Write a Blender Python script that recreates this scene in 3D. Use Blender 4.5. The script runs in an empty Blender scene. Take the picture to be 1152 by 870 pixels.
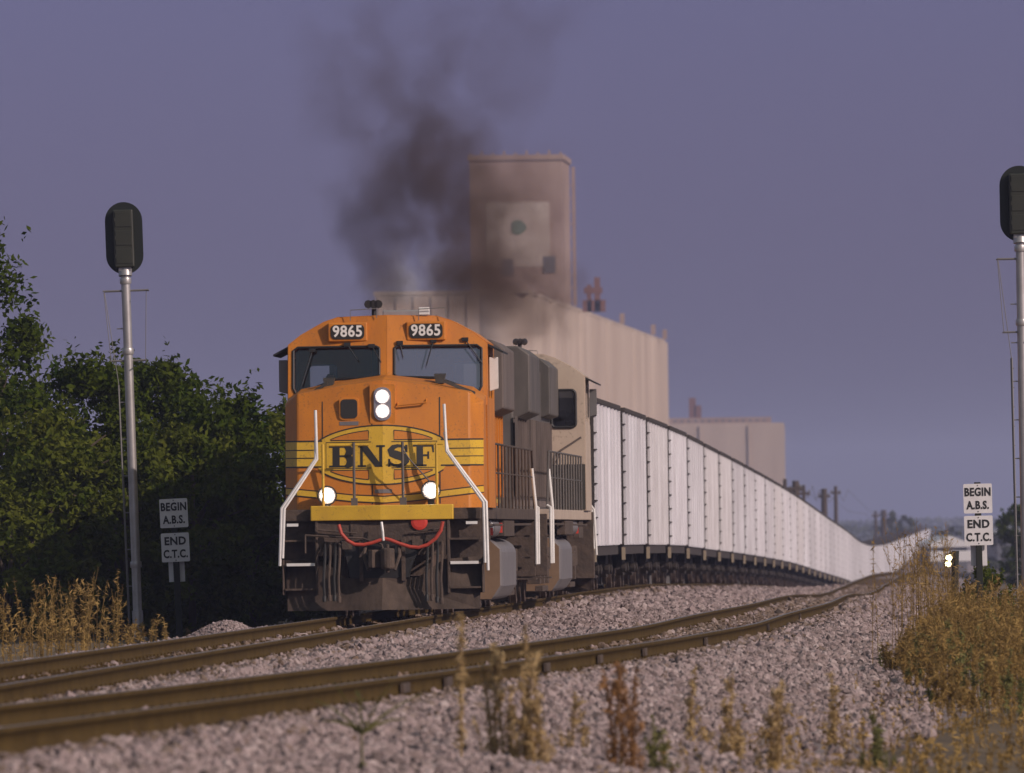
import bpy, bmesh, math, random
import numpy as np
from mathutils import Vector, Matrix
from mathutils.geometry import tessellate_polygon
R = math.radians
random.seed(7); rng = np.random.default_rng(7)
sc = bpy.context.scene
COL = sc.collection
PI = math.pi

# ------------------------------------------------------------------ camera
F = 11800.0                      # focal length in photo pixels (1152 wide)
PITCH = math.atan(165.6/F); ROLL = R(0.8)
fwd = Vector((0, math.cos(PITCH), math.sin(PITCH)))
up0 = Vector((0, -math.sin(PITCH), math.cos(PITCH)))
r0 = Vector((1, 0, 0))
rgt = (r0*math.cos(ROLL) - up0*math.sin(ROLL)).normalized()
upv = (up0*math.cos(ROLL) + r0*math.sin(ROLL)).normalized()
cam = bpy.data.objects.new('camera', bpy.data.cameras.new('camera')); COL.objects.link(cam)
cam.matrix_world = Matrix(((rgt.x, upv.x, -fwd.x, 0), (rgt.y, upv.y, -fwd.y, 0), (rgt.z, upv.z, -fwd.z, 0), (0, 0, 0, 1)))
cam.data.sensor_width = 36; cam.data.lens = F/1152*36
cam.data.clip_start = 1; cam.data.clip_end = 30000
cam.data.dof.use_dof = True; cam.data.dof.focus_distance = 168; cam.data.dof.aperture_fstop = 5.6
sc.camera = cam

def at(px, py, d):
    v = fwd*F + rgt*(px-576) + upv*(435-py)
    return v*(d/v.y)

# ------------------------------------------------------------------ light
SUN_AZ, SUN_EL = R(52), R(27)    # azimuth to the right of "behind the camera"
tosun = Vector((math.sin(SUN_AZ)*math.cos(SUN_EL), -math.cos(SUN_AZ)*math.cos(SUN_EL), math.sin(SUN_EL)))
w = bpy.data.worlds.new('World'); sc.world = w; w.use_nodes = True
nt = w.node_tree; nt.nodes.clear()
sky = nt.nodes.new('ShaderNodeTexSky'); sky.sky_type = 'NISHITA'; sky.sun_disc = False
sky.sun_elevation = SUN_EL; sky.sun_rotation = math.atan2(tosun.x, tosun.y)
sky.air_density = 1.6; sky.dust_density = 1.2; sky.ozone_density = 3.0
hs = nt.nodes.new('ShaderNodeHueSaturation'); hs.inputs['Saturation'].default_value = 0.8
mx = nt.nodes.new('ShaderNodeMix'); mx.data_type = 'RGBA'; mx.blend_type = 'MULTIPLY'; mx.inputs[0].default_value = 1
mx.inputs[7].default_value = (0.58, 0.57, 1.34, 1)
_tc = nt.nodes.new('ShaderNodeTexCoord'); _sp = nt.nodes.new('ShaderNodeSeparateXYZ'); nt.links.new(_tc.outputs['Generated'], _sp.inputs[0])
_mr = nt.nodes.new('ShaderNodeMapRange'); _mr.inputs[1].default_value = 0.06; _mr.inputs[2].default_value = 0.40; nt.links.new(_sp.outputs['Z'], _mr.inputs[0])
_tm = nt.nodes.new('ShaderNodeMix'); _tm.data_type = 'RGBA'; nt.links.new(_mr.outputs[0], _tm.inputs[0])
_tm.inputs[6].default_value = (0.365, 0.362, 0.98, 1); _tm.inputs[7].default_value = (1.25, 1.12, 0.86, 1); nt.links.new(_tm.outputs[2], mx.inputs[7])
bg = nt.nodes.new('ShaderNodeBackground'); bg.inputs[1].default_value = 0.075
wo = nt.nodes.new('ShaderNodeOutputWorld')
nt.links.new(sky.outputs[0], hs.inputs['Color']); nt.links.new(hs.outputs[0], mx.inputs[6])
nt.links.new(mx.outputs[2], bg.inputs[0]); nt.links.new(bg.outputs[0], wo.inputs[0])
sd = bpy.data.lights.new('sun', 'SUN'); sd.energy = 3.1; sd.angle = R(0.5); sd.color = (1, 0.83, 0.76)
sun = bpy.data.objects.new('sun', sd); COL.objects.link(sun)
sun.rotation_euler = tosun.to_track_quat('Z', 'Y').to_euler()
vs = sc.view_settings; vs.view_transform = 'Standard'; vs.look = 'None'; vs.gamma = 1; vs.exposure = 0.0
vs.use_curve_mapping = False
sc.cycles.max_bounces = 6; sc.cycles.transparent_max_bounces = 12; sc.cycles.volume_bounces = 1
sc.cycles.volume_step_rate = 1.0; sc.cycles.volume_max_steps = 256
sc.cycles.use_denoising = True

# ------------------------------------------------------------------ materials
def mat(name, col, rough=0.7, metal=0.0, var=0.0, vscale=3.0, bump=0.0, bscale=20.0, col2=None, emit=None, estr=0, spec=None, stretch=None, translucent=0):
    m = bpy.data.materials.new(name); m.use_nodes = True
    n = m.node_tree; b = n.nodes['Principled BSDF']
    b.inputs['Base Color'].default_value = (*col, 1); b.inputs['Roughness'].default_value = rough
    b.inputs['Metallic'].default_value = metal
    if spec is not None: b.inputs['Specular IOR Level'].default_value = spec
    if emit: b.inputs['Emission Color'].default_value = (*emit, 1); b.inputs['Emission Strength'].default_value = estr
    tc = n.nodes.new('ShaderNodeTexCoord'); src = tc.outputs['Object']
    if stretch:
        mp = n.nodes.new('ShaderNodeMapping'); mp.inputs['Scale'].default_value = stretch
        n.links.new(src, mp.inputs[0]); src = mp.outputs[0]
    if var > 0 or col2:
        t = n.nodes.new('ShaderNodeTexNoise'); t.inputs['Scale'].default_value = vscale; t.inputs['Detail'].default_value = 6
        t.inputs['Roughness'].default_value = 0.65
        n.links.new(src, t.inputs['Vector'])
        rp = n.nodes.new('ShaderNodeValToRGB'); rp.color_ramp.elements[0].position = 0.32; rp.color_ramp.elements[1].position = 0.68
        c2 = col2 if col2 else tuple(min(1, c*(1+var)) for c in col)
        c1 = col if col2 else tuple(c*(1-var) for c in col)
        rp.color_ramp.elements[0].color = (*c1, 1); rp.color_ramp.elements[1].color = (*c2, 1)
        n.links.new(t.outputs[0], rp.inputs[0]); n.links.new(rp.outputs[0], b.inputs['Base Color'])
    if bump > 0:
        t2 = n.nodes.new('ShaderNodeTexNoise'); t2.inputs['Scale'].default_value = bscale; t2.inputs['Detail'].default_value = 8
        n.links.new(src, t2.inputs['Vector'])
        bp = n.nodes.new('ShaderNodeBump'); bp.inputs['Strength'].default_value = bump; bp.inputs['Distance'].default_value = 0.05
        n.links.new(t2.outputs[0], bp.inputs['Height']); n.links.new(bp.outputs[0], b.inputs['Normal'])
    if translucent:
        tr = n.nodes.new('ShaderNodeBsdfTranslucent'); ms = n.nodes.new('ShaderNodeMixShader'); ms.inputs[0].default_value = translucent
        src_c = b.inputs['Base Color'].links[0].from_socket if b.inputs['Base Color'].is_linked else None
        if src_c: n.links.new(src_c, tr.inputs[0])
        else: tr.inputs[0].default_value = (*col, 1)
        n.links.new(b.outputs[0], ms.inputs[1]); n.links.new(tr.outputs[0], ms.inputs[2])
        n.links.new(ms.outputs[0], n.nodes['Material Output'].inputs[0])
    return m

def glass_mat(name, tint, refl):
    m = bpy.data.materials.new(name); m.use_nodes = True; n = m.node_tree; n.nodes.clear()
    o = n.nodes.new('ShaderNodeOutputMaterial'); ms = n.nodes.new('ShaderNodeMixShader')
    tr = n.nodes.new('ShaderNodeBsdfTransparent'); tr.inputs[0].default_value = (*tint, 1)
    gl = n.nodes.new('ShaderNodeBsdfGlossy'); gl.inputs['Roughness'].default_value = 0.08
    gl.inputs[0].default_value = (0.8, 0.85, 1, 1)
    ms.inputs[0].default_value = refl
    n.links.new(tr.outputs[0], ms.inputs[1]); n.links.new(gl.outputs[0], ms.inputs[2]); n.links.new(ms.outputs[0], o.inputs[0])
    return m

M = {}
M['orange'] = mat('orange_paint', (0.60, 0.205, 0.014), 0.55, col2=(0.46, 0.155, 0.018), vscale=2.2, bump=0.06, bscale=5, stretch=(1, 1, 0.4))
M['yellow'] = mat('yellow_paint', (0.68, 0.42, 0.03), 0.5, col2=(0.56, 0.33, 0.03), vscale=2.5)
M['green'] = mat('dark_green_paint', (0.035, 0.033, 0.028), 0.5, col2=(0.06, 0.055, 0.045), vscale=2)
M['greendirty'] = mat('dirty_green_paint', (0.065, 0.058, 0.052), 0.6, col2=(0.125, 0.105, 0.094), vscale=1.5, stretch=(1, 1, 0.4))
M['black'] = mat('black_paint', (0.014, 0.013, 0.013), 0.6)
M['pin'] = mat('dark_lettering', (0.02, 0.018, 0.016), 0.6)
M['cream'] = mat('cream_paint', (0.52, 0.42, 0.33), 0.55, col2=(0.42, 0.33, 0.26), vscale=2, stretch=(1, 1, 0.5))
M['grime'] = mat('underframe_grime', (0.045, 0.032, 0.026), 0.85, col2=(0.10, 0.068, 0.05), vscale=4, bump=0.3, bscale=14)
M['pilot'] = mat('grimy_pilot_steel', (0.035, 0.026, 0.021), 0.8, spec=.2, col2=(0.10, 0.072, 0.056), vscale=3, bump=0.2, bscale=10, stretch=(1, 1, 0.5))
M['tank'] = mat('grey_tank_paint', (0.13, 0.12, 0.125), 0.55, col2=(0.19, 0.17, 0.17), vscale=2.5, stretch=(1, 1, 0.4))
M['tankend'] = mat('brown_tank_end', (0.17, 0.105, 0.06), 0.8, col2=(0.22, 0.14, 0.085), vscale=3)  # brown for the end faces of the grey tank
M['white'] = mat('white_paint', (0.78, 0.76, 0.74), 0.45, col2=(0.66, 0.63, 0.6), vscale=4)
M['red'] = mat('red_rubber', (0.50, 0.055, 0.03), 0.6, col2=(0.38, 0.05, 0.03), vscale=8)
M['redpaint'] = mat('red_paint', (0.6, 0.05, 0.03), 0.5)
M['steel'] = mat('steel_wheel', (0.10, 0.075, 0.06), 0.5, 0.3, col2=(0.16, 0.11, 0.085), vscale=5)
M['fan'] = mat('grille_metal', (0.05, 0.045, 0.04), 0.6)
M['seat'] = mat('seat_vinyl', (0.05, 0.05, 0.055), 0.7)
M['cabin'] = mat('cab_interior', (0.10, 0.09, 0.085), 0.8)
M['glass'] = glass_mat('windshield_sky_sheen', (0.55, 0.6, 0.62), 0.24)
M['glassl'] = glass_mat('clear_glass', (0.7, 0.72, 0.72), 0.10)
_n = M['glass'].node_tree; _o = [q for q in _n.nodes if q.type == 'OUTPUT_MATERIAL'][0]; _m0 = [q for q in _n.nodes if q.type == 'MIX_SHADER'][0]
_d = _n.nodes.new('ShaderNodeBsdfDiffuse'); _d.inputs[0].default_value = (.22, .24, .40, 1); _m2 = _n.nodes.new('ShaderNodeMixShader'); _m2.inputs[0].default_value = .30  # lavender diffuse layer puts the right pane's sky reflection into its colour
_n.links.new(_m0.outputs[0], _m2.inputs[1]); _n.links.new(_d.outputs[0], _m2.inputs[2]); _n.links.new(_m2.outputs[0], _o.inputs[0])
M['glassd'] = glass_mat('dark_glass', (0.12, 0.13, 0.13), 0.12)
M['skin'] = mat('skin', (0.42, 0.22, 0.15), 0.6)
M['cloth'] = mat('shirt_cloth', (0.08, 0.10, 0.16), 0.9)
M['capcl'] = mat('dark_hair', (0.02, 0.015, 0.012), 0.8)
M['lamp'] = mat('lamp_glow', (1, 1, 1), 0.3, emit=(1.0, 0.93, 0.84), estr=9)
M['lampdim'] = mat('lamp_glow_rim', (1, 1, 1), 0.3, emit=(1.0, 0.72, 0.62), estr=0.3)
M['dust'] = mat('dusty_brown_paint', (0.085, 0.066, 0.058), 0.7, col2=(0.165, 0.13, 0.115), vscale=1.5, stretch=(1, 1, .3))
M['lamplens'] = mat('lamp_reflector', (0.7, 0.65, 0.6), 0.2, 0.8)
M['boardw'] = mat('board_white', (0.75, 0.73, 0.7), 0.5)
M['alu'] = mat('hopper_aluminium', (0.76, 0.745, 0.78), 0.5, 0.1, col2=(0.57, 0.545, 0.57), vscale=1.3, stretch=(1, 1, 0.25))
def speckle(m, dark, scale=26, thr=.63):
    n = m.node_tree; b = n.nodes['Principled BSDF']; src = b.inputs['Base Color'].links[0].from_socket
    tc = n.nodes.new('ShaderNodeTexCoord'); a = n.nodes.new('ShaderNodeTexNoise'); a.inputs['Scale'].default_value = scale; a.inputs['Detail'].default_value = 3
    c = n.nodes.new('ShaderNodeTexNoise'); c.inputs['Scale'].default_value = 1.7
    n.links.new(tc.outputs['Object'], a.inputs['Vector']); n.links.new(tc.outputs['Object'], c.inputs['Vector'])
    ad = n.nodes.new('ShaderNodeMath'); ad.operation = 'MULTIPLY_ADD'; ad.inputs[1].default_value = .35; n.links.new(c.outputs[0], ad.inputs[0]); n.links.new(a.outputs[0], ad.inputs[2])
    mr = n.nodes.new('ShaderNodeMapRange'); mr.inputs[1].default_value = thr+.14; mr.inputs[2].default_value = thr+.24; mr.inputs[4].default_value = .38; n.links.new(ad.outputs[0], mr.inputs[0])
    mi = n.nodes.new('ShaderNodeMix'); mi.data_type = 'RGBA'; mi.inputs[7].default_value = (*dark, 1); n.links.new(mr.outputs[0], mi.inputs[0]); n.links.new(src, mi.inputs[6]); n.links.new(mi.outputs[2], b.inputs['Base Color'])
speckle(M['orange'], (.13, .07, .04)); speckle(M['yellow'], (.16, .11, .05)); speckle(M['cream'], (.16, .12, .09), 14)
def per_object_tone(m, amount):
    n = m.node_tree; b = n.nodes['Principled BSDF']; src = b.inputs['Base Color'].links[0].from_socket
    oi = n.nodes.new('ShaderNodeObjectInfo'); mr = n.nodes.new('ShaderNodeMapRange'); mr.inputs[3].default_value = 1-amount; mr.inputs[4].default_value = 1.0
    n.links.new(oi.outputs['Random'], mr.inputs[0]); sc_ = n.nodes.new('ShaderNodeVectorMath'); sc_.operation = 'SCALE'
    n.links.new(src, sc_.inputs[0]); n.links.new(mr.outputs[0], sc_.inputs['Scale']); n.links.new(sc_.outputs[0], b.inputs['Base Color'])
    nz = [q for q in n.nodes if q.type == 'TEX_NOISE'][0]; v = nz.inputs['Vector'].links[0].from_socket
    ad = n.nodes.new('ShaderNodeVectorMath'); ad.operation = 'ADD'; m2 = n.nodes.new('ShaderNodeMath'); m2.operation = 'MULTIPLY'; m2.inputs[1].default_value = 83.0
    n.links.new(oi.outputs['Random'], m2.inputs[0]); n.links.new(v, ad.inputs[0]); n.links.new(m2.outputs[0], ad.inputs[1]); n.links.new(ad.outputs[0], nz.inputs['Vector'])
per_object_tone(M['alu'], 0.16)
M['alu2'] = mat('hopper_aluminium_dusty', (0.70, 0.68, 0.70), 0.55, 0.1, col2=(0.51, 0.48, 0.49), vscale=1.3, stretch=(1, 1, 0.25))
M['carblk'] = mat('hopper_dark_steel', (0.03, 0.024, 0.022), 0.75, col2=(0.055, 0.042, 0.036), vscale=3)
M['stepc'] = mat('step_paint', (0.30, 0.24, 0.17), 0.8)
M['coaldust'] = mat('coal_dust', (0.02, 0.018, 0.018), 0.95)
M['rail'] = mat('rusty_rail', (0.05, 0.030, 0.008), 0.85, spec=0.12, col2=(0.082, 0.052, 0.015), vscale=2.5, bump=0.15, bscale=8)
M['railtop'] = mat('rail_running_surface', (0.25, 0.19, 0.16), 0.4, 0.7)
M['tie'] = mat('creosoted_wood', (0.075, 0.045, 0.028), 0.9, col2=(0.13, 0.085, 0.055), vscale=6, bump=0.5, bscale=25)
M['ballast'] = mat('ballast_bed', (0.15, 0.115, 0.11), 0.95, col2=(0.30, 0.24, 0.235), vscale=14, bump=1, bscale=16)
M['dirt'] = mat('dry_ground', (0.075, 0.05, 0.028), 0.95, col2=(0.17, 0.12, 0.065), vscale=0.4, bump=0.6, bscale=5)
M['bark'] = mat('bark', (0.06, 0.045, 0.032), 0.9, col2=(0.10, 0.075, 0.055), vscale=5)
M['leaf'] = mat('tree_leaves', (0.018, 0.042, 0.002), 0.75, col2=(0.08, 0.10, 0.006), vscale=1.1, translucent=0.25, spec=0.08)
M['leaf2'] = mat('bush_leaves', (0.045, 0.075, 0.006), 0.75, col2=(0.15, 0.16, 0.022), vscale=1.5, translucent=0.35, spec=0.08)
M['farleaf'] = mat('far_leaves', (0.03, 0.042, 0.02), 0.9, col2=(0.06, 0.065, 0.03), vscale=0.05)
M['weed'] = mat('dry_weeds', (0.13, 0.078, 0.022), 0.85, spec=.1, col2=(0.46, 0.31, 0.11), vscale=2.2, translucent=0.2)
M['weedp'] = mat('straw_weeds', (0.30, 0.20, 0.085), 0.85, spec=.1, col2=(0.60, 0.45, 0.24), vscale=4, translucent=0.25)
M['weedg'] = mat('green_weeds', (0.10, 0.105, 0.025), 0.85, col2=(0.22, 0.20, 0.06), vscale=1.7, translucent=0.2)
M['weedr'] = mat('reddish_weeds', (0.20, 0.095, 0.03), 0.85, col2=(0.34, 0.18, 0.07), vscale=3, translucent=0.2)
M['galv'] = mat('aluminium_mast_paint', (0.50, 0.48, 0.47), 0.4, 0.6, col2=(0.38, 0.36, 0.35), vscale=3)
M['galvd'] = mat('weathered_galvanised', (0.20, 0.19, 0.185), 0.5, 0.4)
M['sighead'] = mat('signal_black', (0.006, 0.009, 0.006), 0.5)
M['sigbox'] = mat('signal_housing_black', (0.020, 0.022, 0.015), 0.5, col2=(0.028, 0.029, 0.02), vscale=4)
M['signw'] = mat('sign_white', (0.72, 0.70, 0.71), 0.6, col2=(0.62, 0.60, 0.61), vscale=6)
M['signb'] = mat('sign_lettering', (0.012, 0.012, 0.012), 0.7)
M['post'] = mat('dark_post', (0.012, 0.014, 0.01), 0.8)
M['conc'] = mat('elevator_concrete', (0.33, 0.245, 0.19), 0.9, col2=(0.50, 0.40, 0.325), vscale=0.06, stretch=(1, 1, 0.12))
M['concd'] = mat('elevator_concrete_stained', (0.24, 0.155, 0.12), 0.9, col2=(0.36, 0.255, 0.205), vscale=0.14, stretch=(1, 1, 0.5))
M['concw'] = mat('painted_square', (0.52, 0.44, 0.38), 0.9, col2=(0.38, 0.29, 0.235), vscale=0.3)
M['logo'] = mat('faded_green_mark', (0.10, 0.14, 0.09), 0.9)
M['brownst'] = mat('rusty_structure', (0.16, 0.07, 0.05), 0.9)
M['pole'] = mat('utility_pole_wood', (0.07, 0.05, 0.04), 0.9)
M['sheet'] = mat('white_sheet_metal', (0.62, 0.6, 0.6), 0.5)
M['dkwall'] = mat('dark_wall', (0.10, 0.10, 0.11), 0.8)
M['amber'] = mat('lit_signal_lamp', (1, 1, 1), 0.3, emit=(1.0, 0.85, 0.45), estr=12)

# ------------------------------------------------------------------ helpers
def tag(o, label=None, cat=None, group=None, kind=None):
    if label: o['label'] = label
    if cat: o['category'] = cat
    if group: o['group'] = group
    if kind: o['kind'] = kind
    return o
def empty(name, loc=(0, 0, 0), rz=0, label=None, cat=None, group=None, kind=None):
    o = bpy.data.objects.new(name, None); COL.objects.link(o); o.location = loc; o.rotation_euler = (0, 0, rz)
    return tag(o, label, cat, group, kind)

class MB:
    def __init__(s): s.v = []; s.f = []; s.mi = []; s.cur = 0
    def add(s, vs, fs):
        b = len(s.v); s.v += [tuple(p) for p in vs]
        for f in fs: s.f.append(tuple(b+i for i in f)); s.mi.append(s.cur)
        return s
    def box(s, x0, x1, y0, y1, z0, z1):
        v = [(x0, y0, z0), (x1, y0, z0), (x1, y1, z0), (x0, y1, z0), (x0, y0, z1), (x1, y0, z1), (x1, y1, z1), (x0, y1, z1)]
        return s.add(v, [(0, 3, 2, 1), (4, 5, 6, 7), (0, 1, 5, 4), (1, 2, 6, 5), (2, 3, 7, 6), (3, 0, 4, 7)])
    def prism(s, pts, a0, a1, axis='y'):
        """pts 2D outline; axis y: (x,z); axis x: (y,z); axis z: (x,y)"""
        def P(p, a):
            return {'y': (p[0], a, p[1]), 'x': (a, p[0], p[1]), 'z': (p[0], p[1], a)}[axis]
        n = len(pts); v = [P(p, a0) for p in pts]+[P(p, a1) for p in pts]
        tri = tessellate_polygon([[Vector((p[0], p[1], 0)) for p in pts]])
        f = [tuple(t) for t in tri]+[tuple(n+i for i in reversed(t)) for t in tri]
        f += [(i, (i+1) % n, n+(i+1) % n, n+i) for i in range(n)]
        return s.add(v, f)
    def tube(s, pts, r, n=8, r1=None):
        pts = [Vector(p) for p in pts]; L = len(pts); b = []
        prev = None
        for i, p in enumerate(pts):
            t = (pts[min(i+1, L-1)]-pts[max(i-1, 0)]).normalized()
            u = t.cross(Vector((0, 0, 1)) if abs(t.z) < 0.95 else Vector((1, 0, 0))).normalized() if prev is None else (prev-t*prev.dot(t)).normalized()
            prev = u; v_ = t.cross(u)
            rr = r if r1 is None else r+(r1-r)*i/(L-1)
            b += [p+(u*math.cos(2*PI*k/n)+v_*math.sin(2*PI*k/n))*rr for k in range(n)]
        f = [(i*n+k, i*n+(k+1) % n, (i+1)*n+(k+1) % n, (i+1)*n+k) for i in range(L-1) for k in range(n)]
        f += [tuple(reversed(range(n))), tuple((L-1)*n+k for k in range(n))]
        return s.add(b, f)
    def lathe(s, prof, c, axis, n=24):
        """prof list of (r, h) along axis vector from c"""
        ax = Vector(axis).normalized(); u = ax.orthogonal().normalized(); v_ = ax.cross(u); c = Vector(c)
        b = [c+ax*h+(u*math.cos(2*PI*k/n)+v_*math.sin(2*PI*k/n))*max(r, 1e-4) for r, h in prof for k in range(n)]
        L = len(prof)
        f = [(i*n+k, i*n+(k+1) % n, (i+1)*n+(k+1) % n, (i+1)*n+k) for i in range(L-1) for k in range(n)]
        f += [tuple(reversed(range(n))), tuple((L-1)*n+k for k in range(n))]
        return s.add(b, f)
    def build(s, name, m, parent=None, smooth=False, bevel=0, seg=2):
        me = bpy.data.meshes.new(name); me.from_pydata(s.v, [], s.f)
        ms = m if isinstance(m, (list, tuple)) else [m]
        for q in ms: me.materials.append(q)
        if len(ms) > 1: me.polygons.foreach_set('material_index', s.mi)
        bm = bmesh.new(); bm.from_mesh(me); bmesh.ops.recalc_face_normals(bm, faces=bm.faces); bm.to_mesh(me); bm.free()
        if smooth: me.polygons.foreach_set('use_smooth', [True]*len(me.polygons)); me.set_sharp_from_angle(angle=R(40))
        o = bpy.data.objects.new(name, me); COL.objects.link(o); o.parent = parent
        if bevel:
            md = o.modifiers.new('bevel', 'BEVEL'); md.width = bevel; md.segments = seg; md.limit_method = 'ANGLE'; md.angle_limit = R(35)
        return o

def build_split(mb, name, m, parent=None, **kw):
    """each connected piece becomes an object of its own"""
    par = list(range(len(mb.v)))
    def fd(a):
        while par[a] != a: par[a] = par[par[a]]; a = par[a]
        return a
    for f in mb.f:
        for q in f[1:]: par[fd(q)] = fd(f[0])
    gr = {}
    for f in mb.f: gr.setdefault(fd(f[0]), []).append(f)
    res = []
    for fs in gr.values():
        ids = sorted({i for f in fs for i in f}); mp = {i: k for k, i in enumerate(ids)}
        q = MB(); q.v = [mb.v[i] for i in ids]; q.f = [tuple(mp[i] for i in f) for f in fs]; q.mi = [0]*len(fs)
        res.append(q.build(name, m, parent, **kw))
    return res
def np_mesh(name, V, faces_n, Fidx, m, parent=None, smooth=False):
    """all faces have faces_n corners"""
    me = bpy.data.meshes.new(name); nf = len(Fidx)
    me.vertices.add(len(V)); me.vertices.foreach_set('co', np.asarray(V, np.float32).ravel())
    me.loops.add(nf*faces_n); me.loops.foreach_set('vertex_index', np.asarray(Fidx, np.int32).ravel())
    me.polygons.add(nf); me.polygons.foreach_set('loop_start', np.arange(nf, dtype=np.int32)*faces_n)
    me.polygons.foreach_set('loop_total', np.full(nf, faces_n, np.int32))
    if smooth: me.polygons.foreach_set('use_smooth', np.ones(nf, bool))
    me.update(calc_edges=True); me.validate()
    me.materials.append(m)
    o = bpy.data.objects.new(name, me); COL.objects.link(o); o.parent = parent
    return o

def text_part(name, body, size, m, parent, mtx, bold=0.0, ext=0.003, sx=1.0, spacing=1.0):
    cu = bpy.data.curves.new(name, 'FONT'); cu.body = body; cu.size = size; cu.align_x = 'CENTER'; cu.align_y = 'CENTER'
    cu.extrude = ext; cu.offset = bold; cu.space_character = spacing; cu.resolution_u = 3
    t = bpy.data.objects.new(name+'_tmp', cu); COL.objects.link(t)
    bpy.context.view_layer.update()
    me = bpy.data.meshes.new_from_object(t.evaluated_get(bpy.context.evaluated_depsgraph_get()))
    bpy.data.objects.remove(t); bpy.data.curves.remove(cu)
    me.transform(Matrix.Diagonal((sx, 1, 1, 1))); me.transform(mtx)
    me.materials.clear(); me.materials.append(m)
    o = bpy.data.objects.new(name, me); COL.objects.link(o); o.parent = parent
    return o

# ------------------------------------------------------------------ terrain description
def interp(x, tab):
    xs = [t[0] for t in tab]; ys = [t[1] for t in tab]
    # smooth (monotone cubic-ish) interpolation
    x = np.asarray(x, float)
    return np.interp(x, XD, np.interp(XD, xs, ys)) if False else pchip(x, xs, ys)
def pchip(x, xs, ys):
    xs = np.array(xs, float); ys = np.array(ys, float); h = np.diff(xs); d = np.diff(ys)/h
    m = np.zeros_like(ys)
    for i in range(1, len(xs)-1):
        if d[i-1]*d[i] > 0:
            w1 = 2*h[i]+h[i-1]; w2 = h[i]+2*h[i-1]; m[i] = (w1+w2)/(w1/d[i-1]+w2/d[i])
    m[0] = d[0]; m[-1] = d[-1]
    xx = np.clip(x, xs[0], xs[-1]); i = np.clip(np.searchsorted(xs, xx)-1, 0, len(h)-1)
    t = (xx-xs[i])/h[i]
    return (2*t**3-3*t**2+1)*ys[i]+(t**3-2*t**2+t)*h[i]*m[i]+(-2*t**3+3*t**2)*ys[i+1]+(t**3-t**2)*h[i]*m[i+1]
SL = 0.0436
def XA(Y): Y = np.asarray(Y, float); t = np.clip((216-Y)/55, 0, 1); return SL*Y-9.03-0.165*t*t*(3-2*t)
ZA_T = [(-50, -1.25), (100, -1.25), (164, -1.26), (215, -1.25), (263, -1.32), (298, -1.49), (334, -1.68), (425, -2.25), (542, -3.25), (623, -3.95), (720, -4.85), (790, -5.15), (900, -5.25), (1050, -5.1), (1388, -4.6), (2000, -4.0), (2600, -4.2), (7000, -5)]
ZB_T = [(-50, -1.25), (100, -1.25), (150, -1.30), (200, -1.42), (259, -1.62), (350, -2.08), (480, -2.16), (600, -2.50), (760, -3.3), (950, -4.5), (1150, -5.0), (1388, -4.6), (2000, -4.0), (2600, -4.2), (7000, -5)]
OFF_T = [(20, 0.02), (45, 0.62), (60, 1.3), (74, 2.16), (90, 3.2), (111, 4.35), (128, 5.0), (150, 5.45), (190, 5.5), (260, 5.2), (340, 5.0), (7000, 5.0)]
def zA(Y): return pchip(np.asarray(Y, float), *zip(*ZA_T))
def zB(Y): return pchip(np.asarray(Y, float), *zip(*ZB_T))
def off(Y): return pchip(np.asarray(Y, float), *zip(*OFF_T))
def sm(a, b, x): t = np.clip((x-a)/(b-a), 0, 1); return t*t*(3-2*t)
def bed(s, Y):
    """ballast height at lateral offset s from the main track centre"""
    o = off(Y); a = zA(Y); b = zB(Y)
    t = np.clip((s-1.3)/np.maximum(o-2.6, .3), 0, 1)
    h = a+(b-a)*t-0.222-0.045*((np.abs(s) < .62) | (np.abs(s-o) < .62))
    dip = np.where((s > 1.4) & (s < o-1.4), 0.06, 0.0)
    l = np.clip(-1.5-s, 0, 50); r = np.clip(s-o-1.45, 0, 50)
    h = h-dip-np.minimum(l*0.12, 0.22)-0.88*(1-np.exp(-r*0.34))
    return h
def ground_z(s, Y):
    o = off(Y)
    h = bed(s, Y)
    far = sm(250, 900, Y); dist = np.maximum(-s-12, 0)+np.maximum(s-o-14, 0)
    t = far*sm(0, 60, dist)
    h = h*(1-t)+(-5.2)*t
    inside = (s > -2.9) & (s < o+4.6)
    h = h-np.where(inside, 0.12, -0.02)
    h = h + 0.05*np.sin(s*0.9+Y*0.13)*np.sin(Y*0.21+1)*sm(0, 2, np.maximum(-s-3, s-o-5))
    return h
def gz(x, y): return float(ground_z(np.array(x-XA(y)), np.array(float(y))))
def on(px, d, py=600):
    p = at(px, py, d); return Vector((p.x, d, gz(p.x, d)))

# ------------------------------------------------------------------ ground sheets
def rows(y0, y1, f0, fac):
    ys = [y0]; 
    while ys[-1] < y1: ys.append(ys[-1]+max(f0, abs(ys[-1])*fac))
    ys[-1] = y1; return np.array(ys)
Ys = rows(-40, 7000, 2.0, 0.008)
ss = np.concatenate([-np.geomspace(5000, 20, 16), np.arange(-18, -6, 1.0), np.arange(-6, 13, 0.25), np.arange(13, 26, 1.0), np.geomspace(27, 5000, 16)])
def sheet(name, Ys, ss, fn, m, smooth=True):
    S, Y = np.meshgrid(ss, Ys); X = XA(Y)+S; Z = fn(S, Y)
    V = np.stack([X, Y, Z], -1).reshape(-1, 3); nc = len(ss); nr = len(Ys)
    i = (np.arange(nr-1)[:, None]*nc+np.arange(nc-1)[None]).ravel()
    return np_mesh(name, V, 4, np.stack([i, i+1, i+nc+1, i+nc], -1), m, smooth=smooth)
g = sheet('ground', Ys, ss, ground_z, M['dirt']); tag(g, kind='structure')
Yb = rows(20, 2400, 0.6, 0.004)
sb_t = np.linspace(0, 1, 64)
o_ = off(Yb)[:, None]; S = -3.1+(o_+5.2+3.1)*sb_t[None]; Y = np.repeat(Yb[:, None], 64, 1)
edge = np.minimum(sb_t, 1-sb_t)[None]
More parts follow.
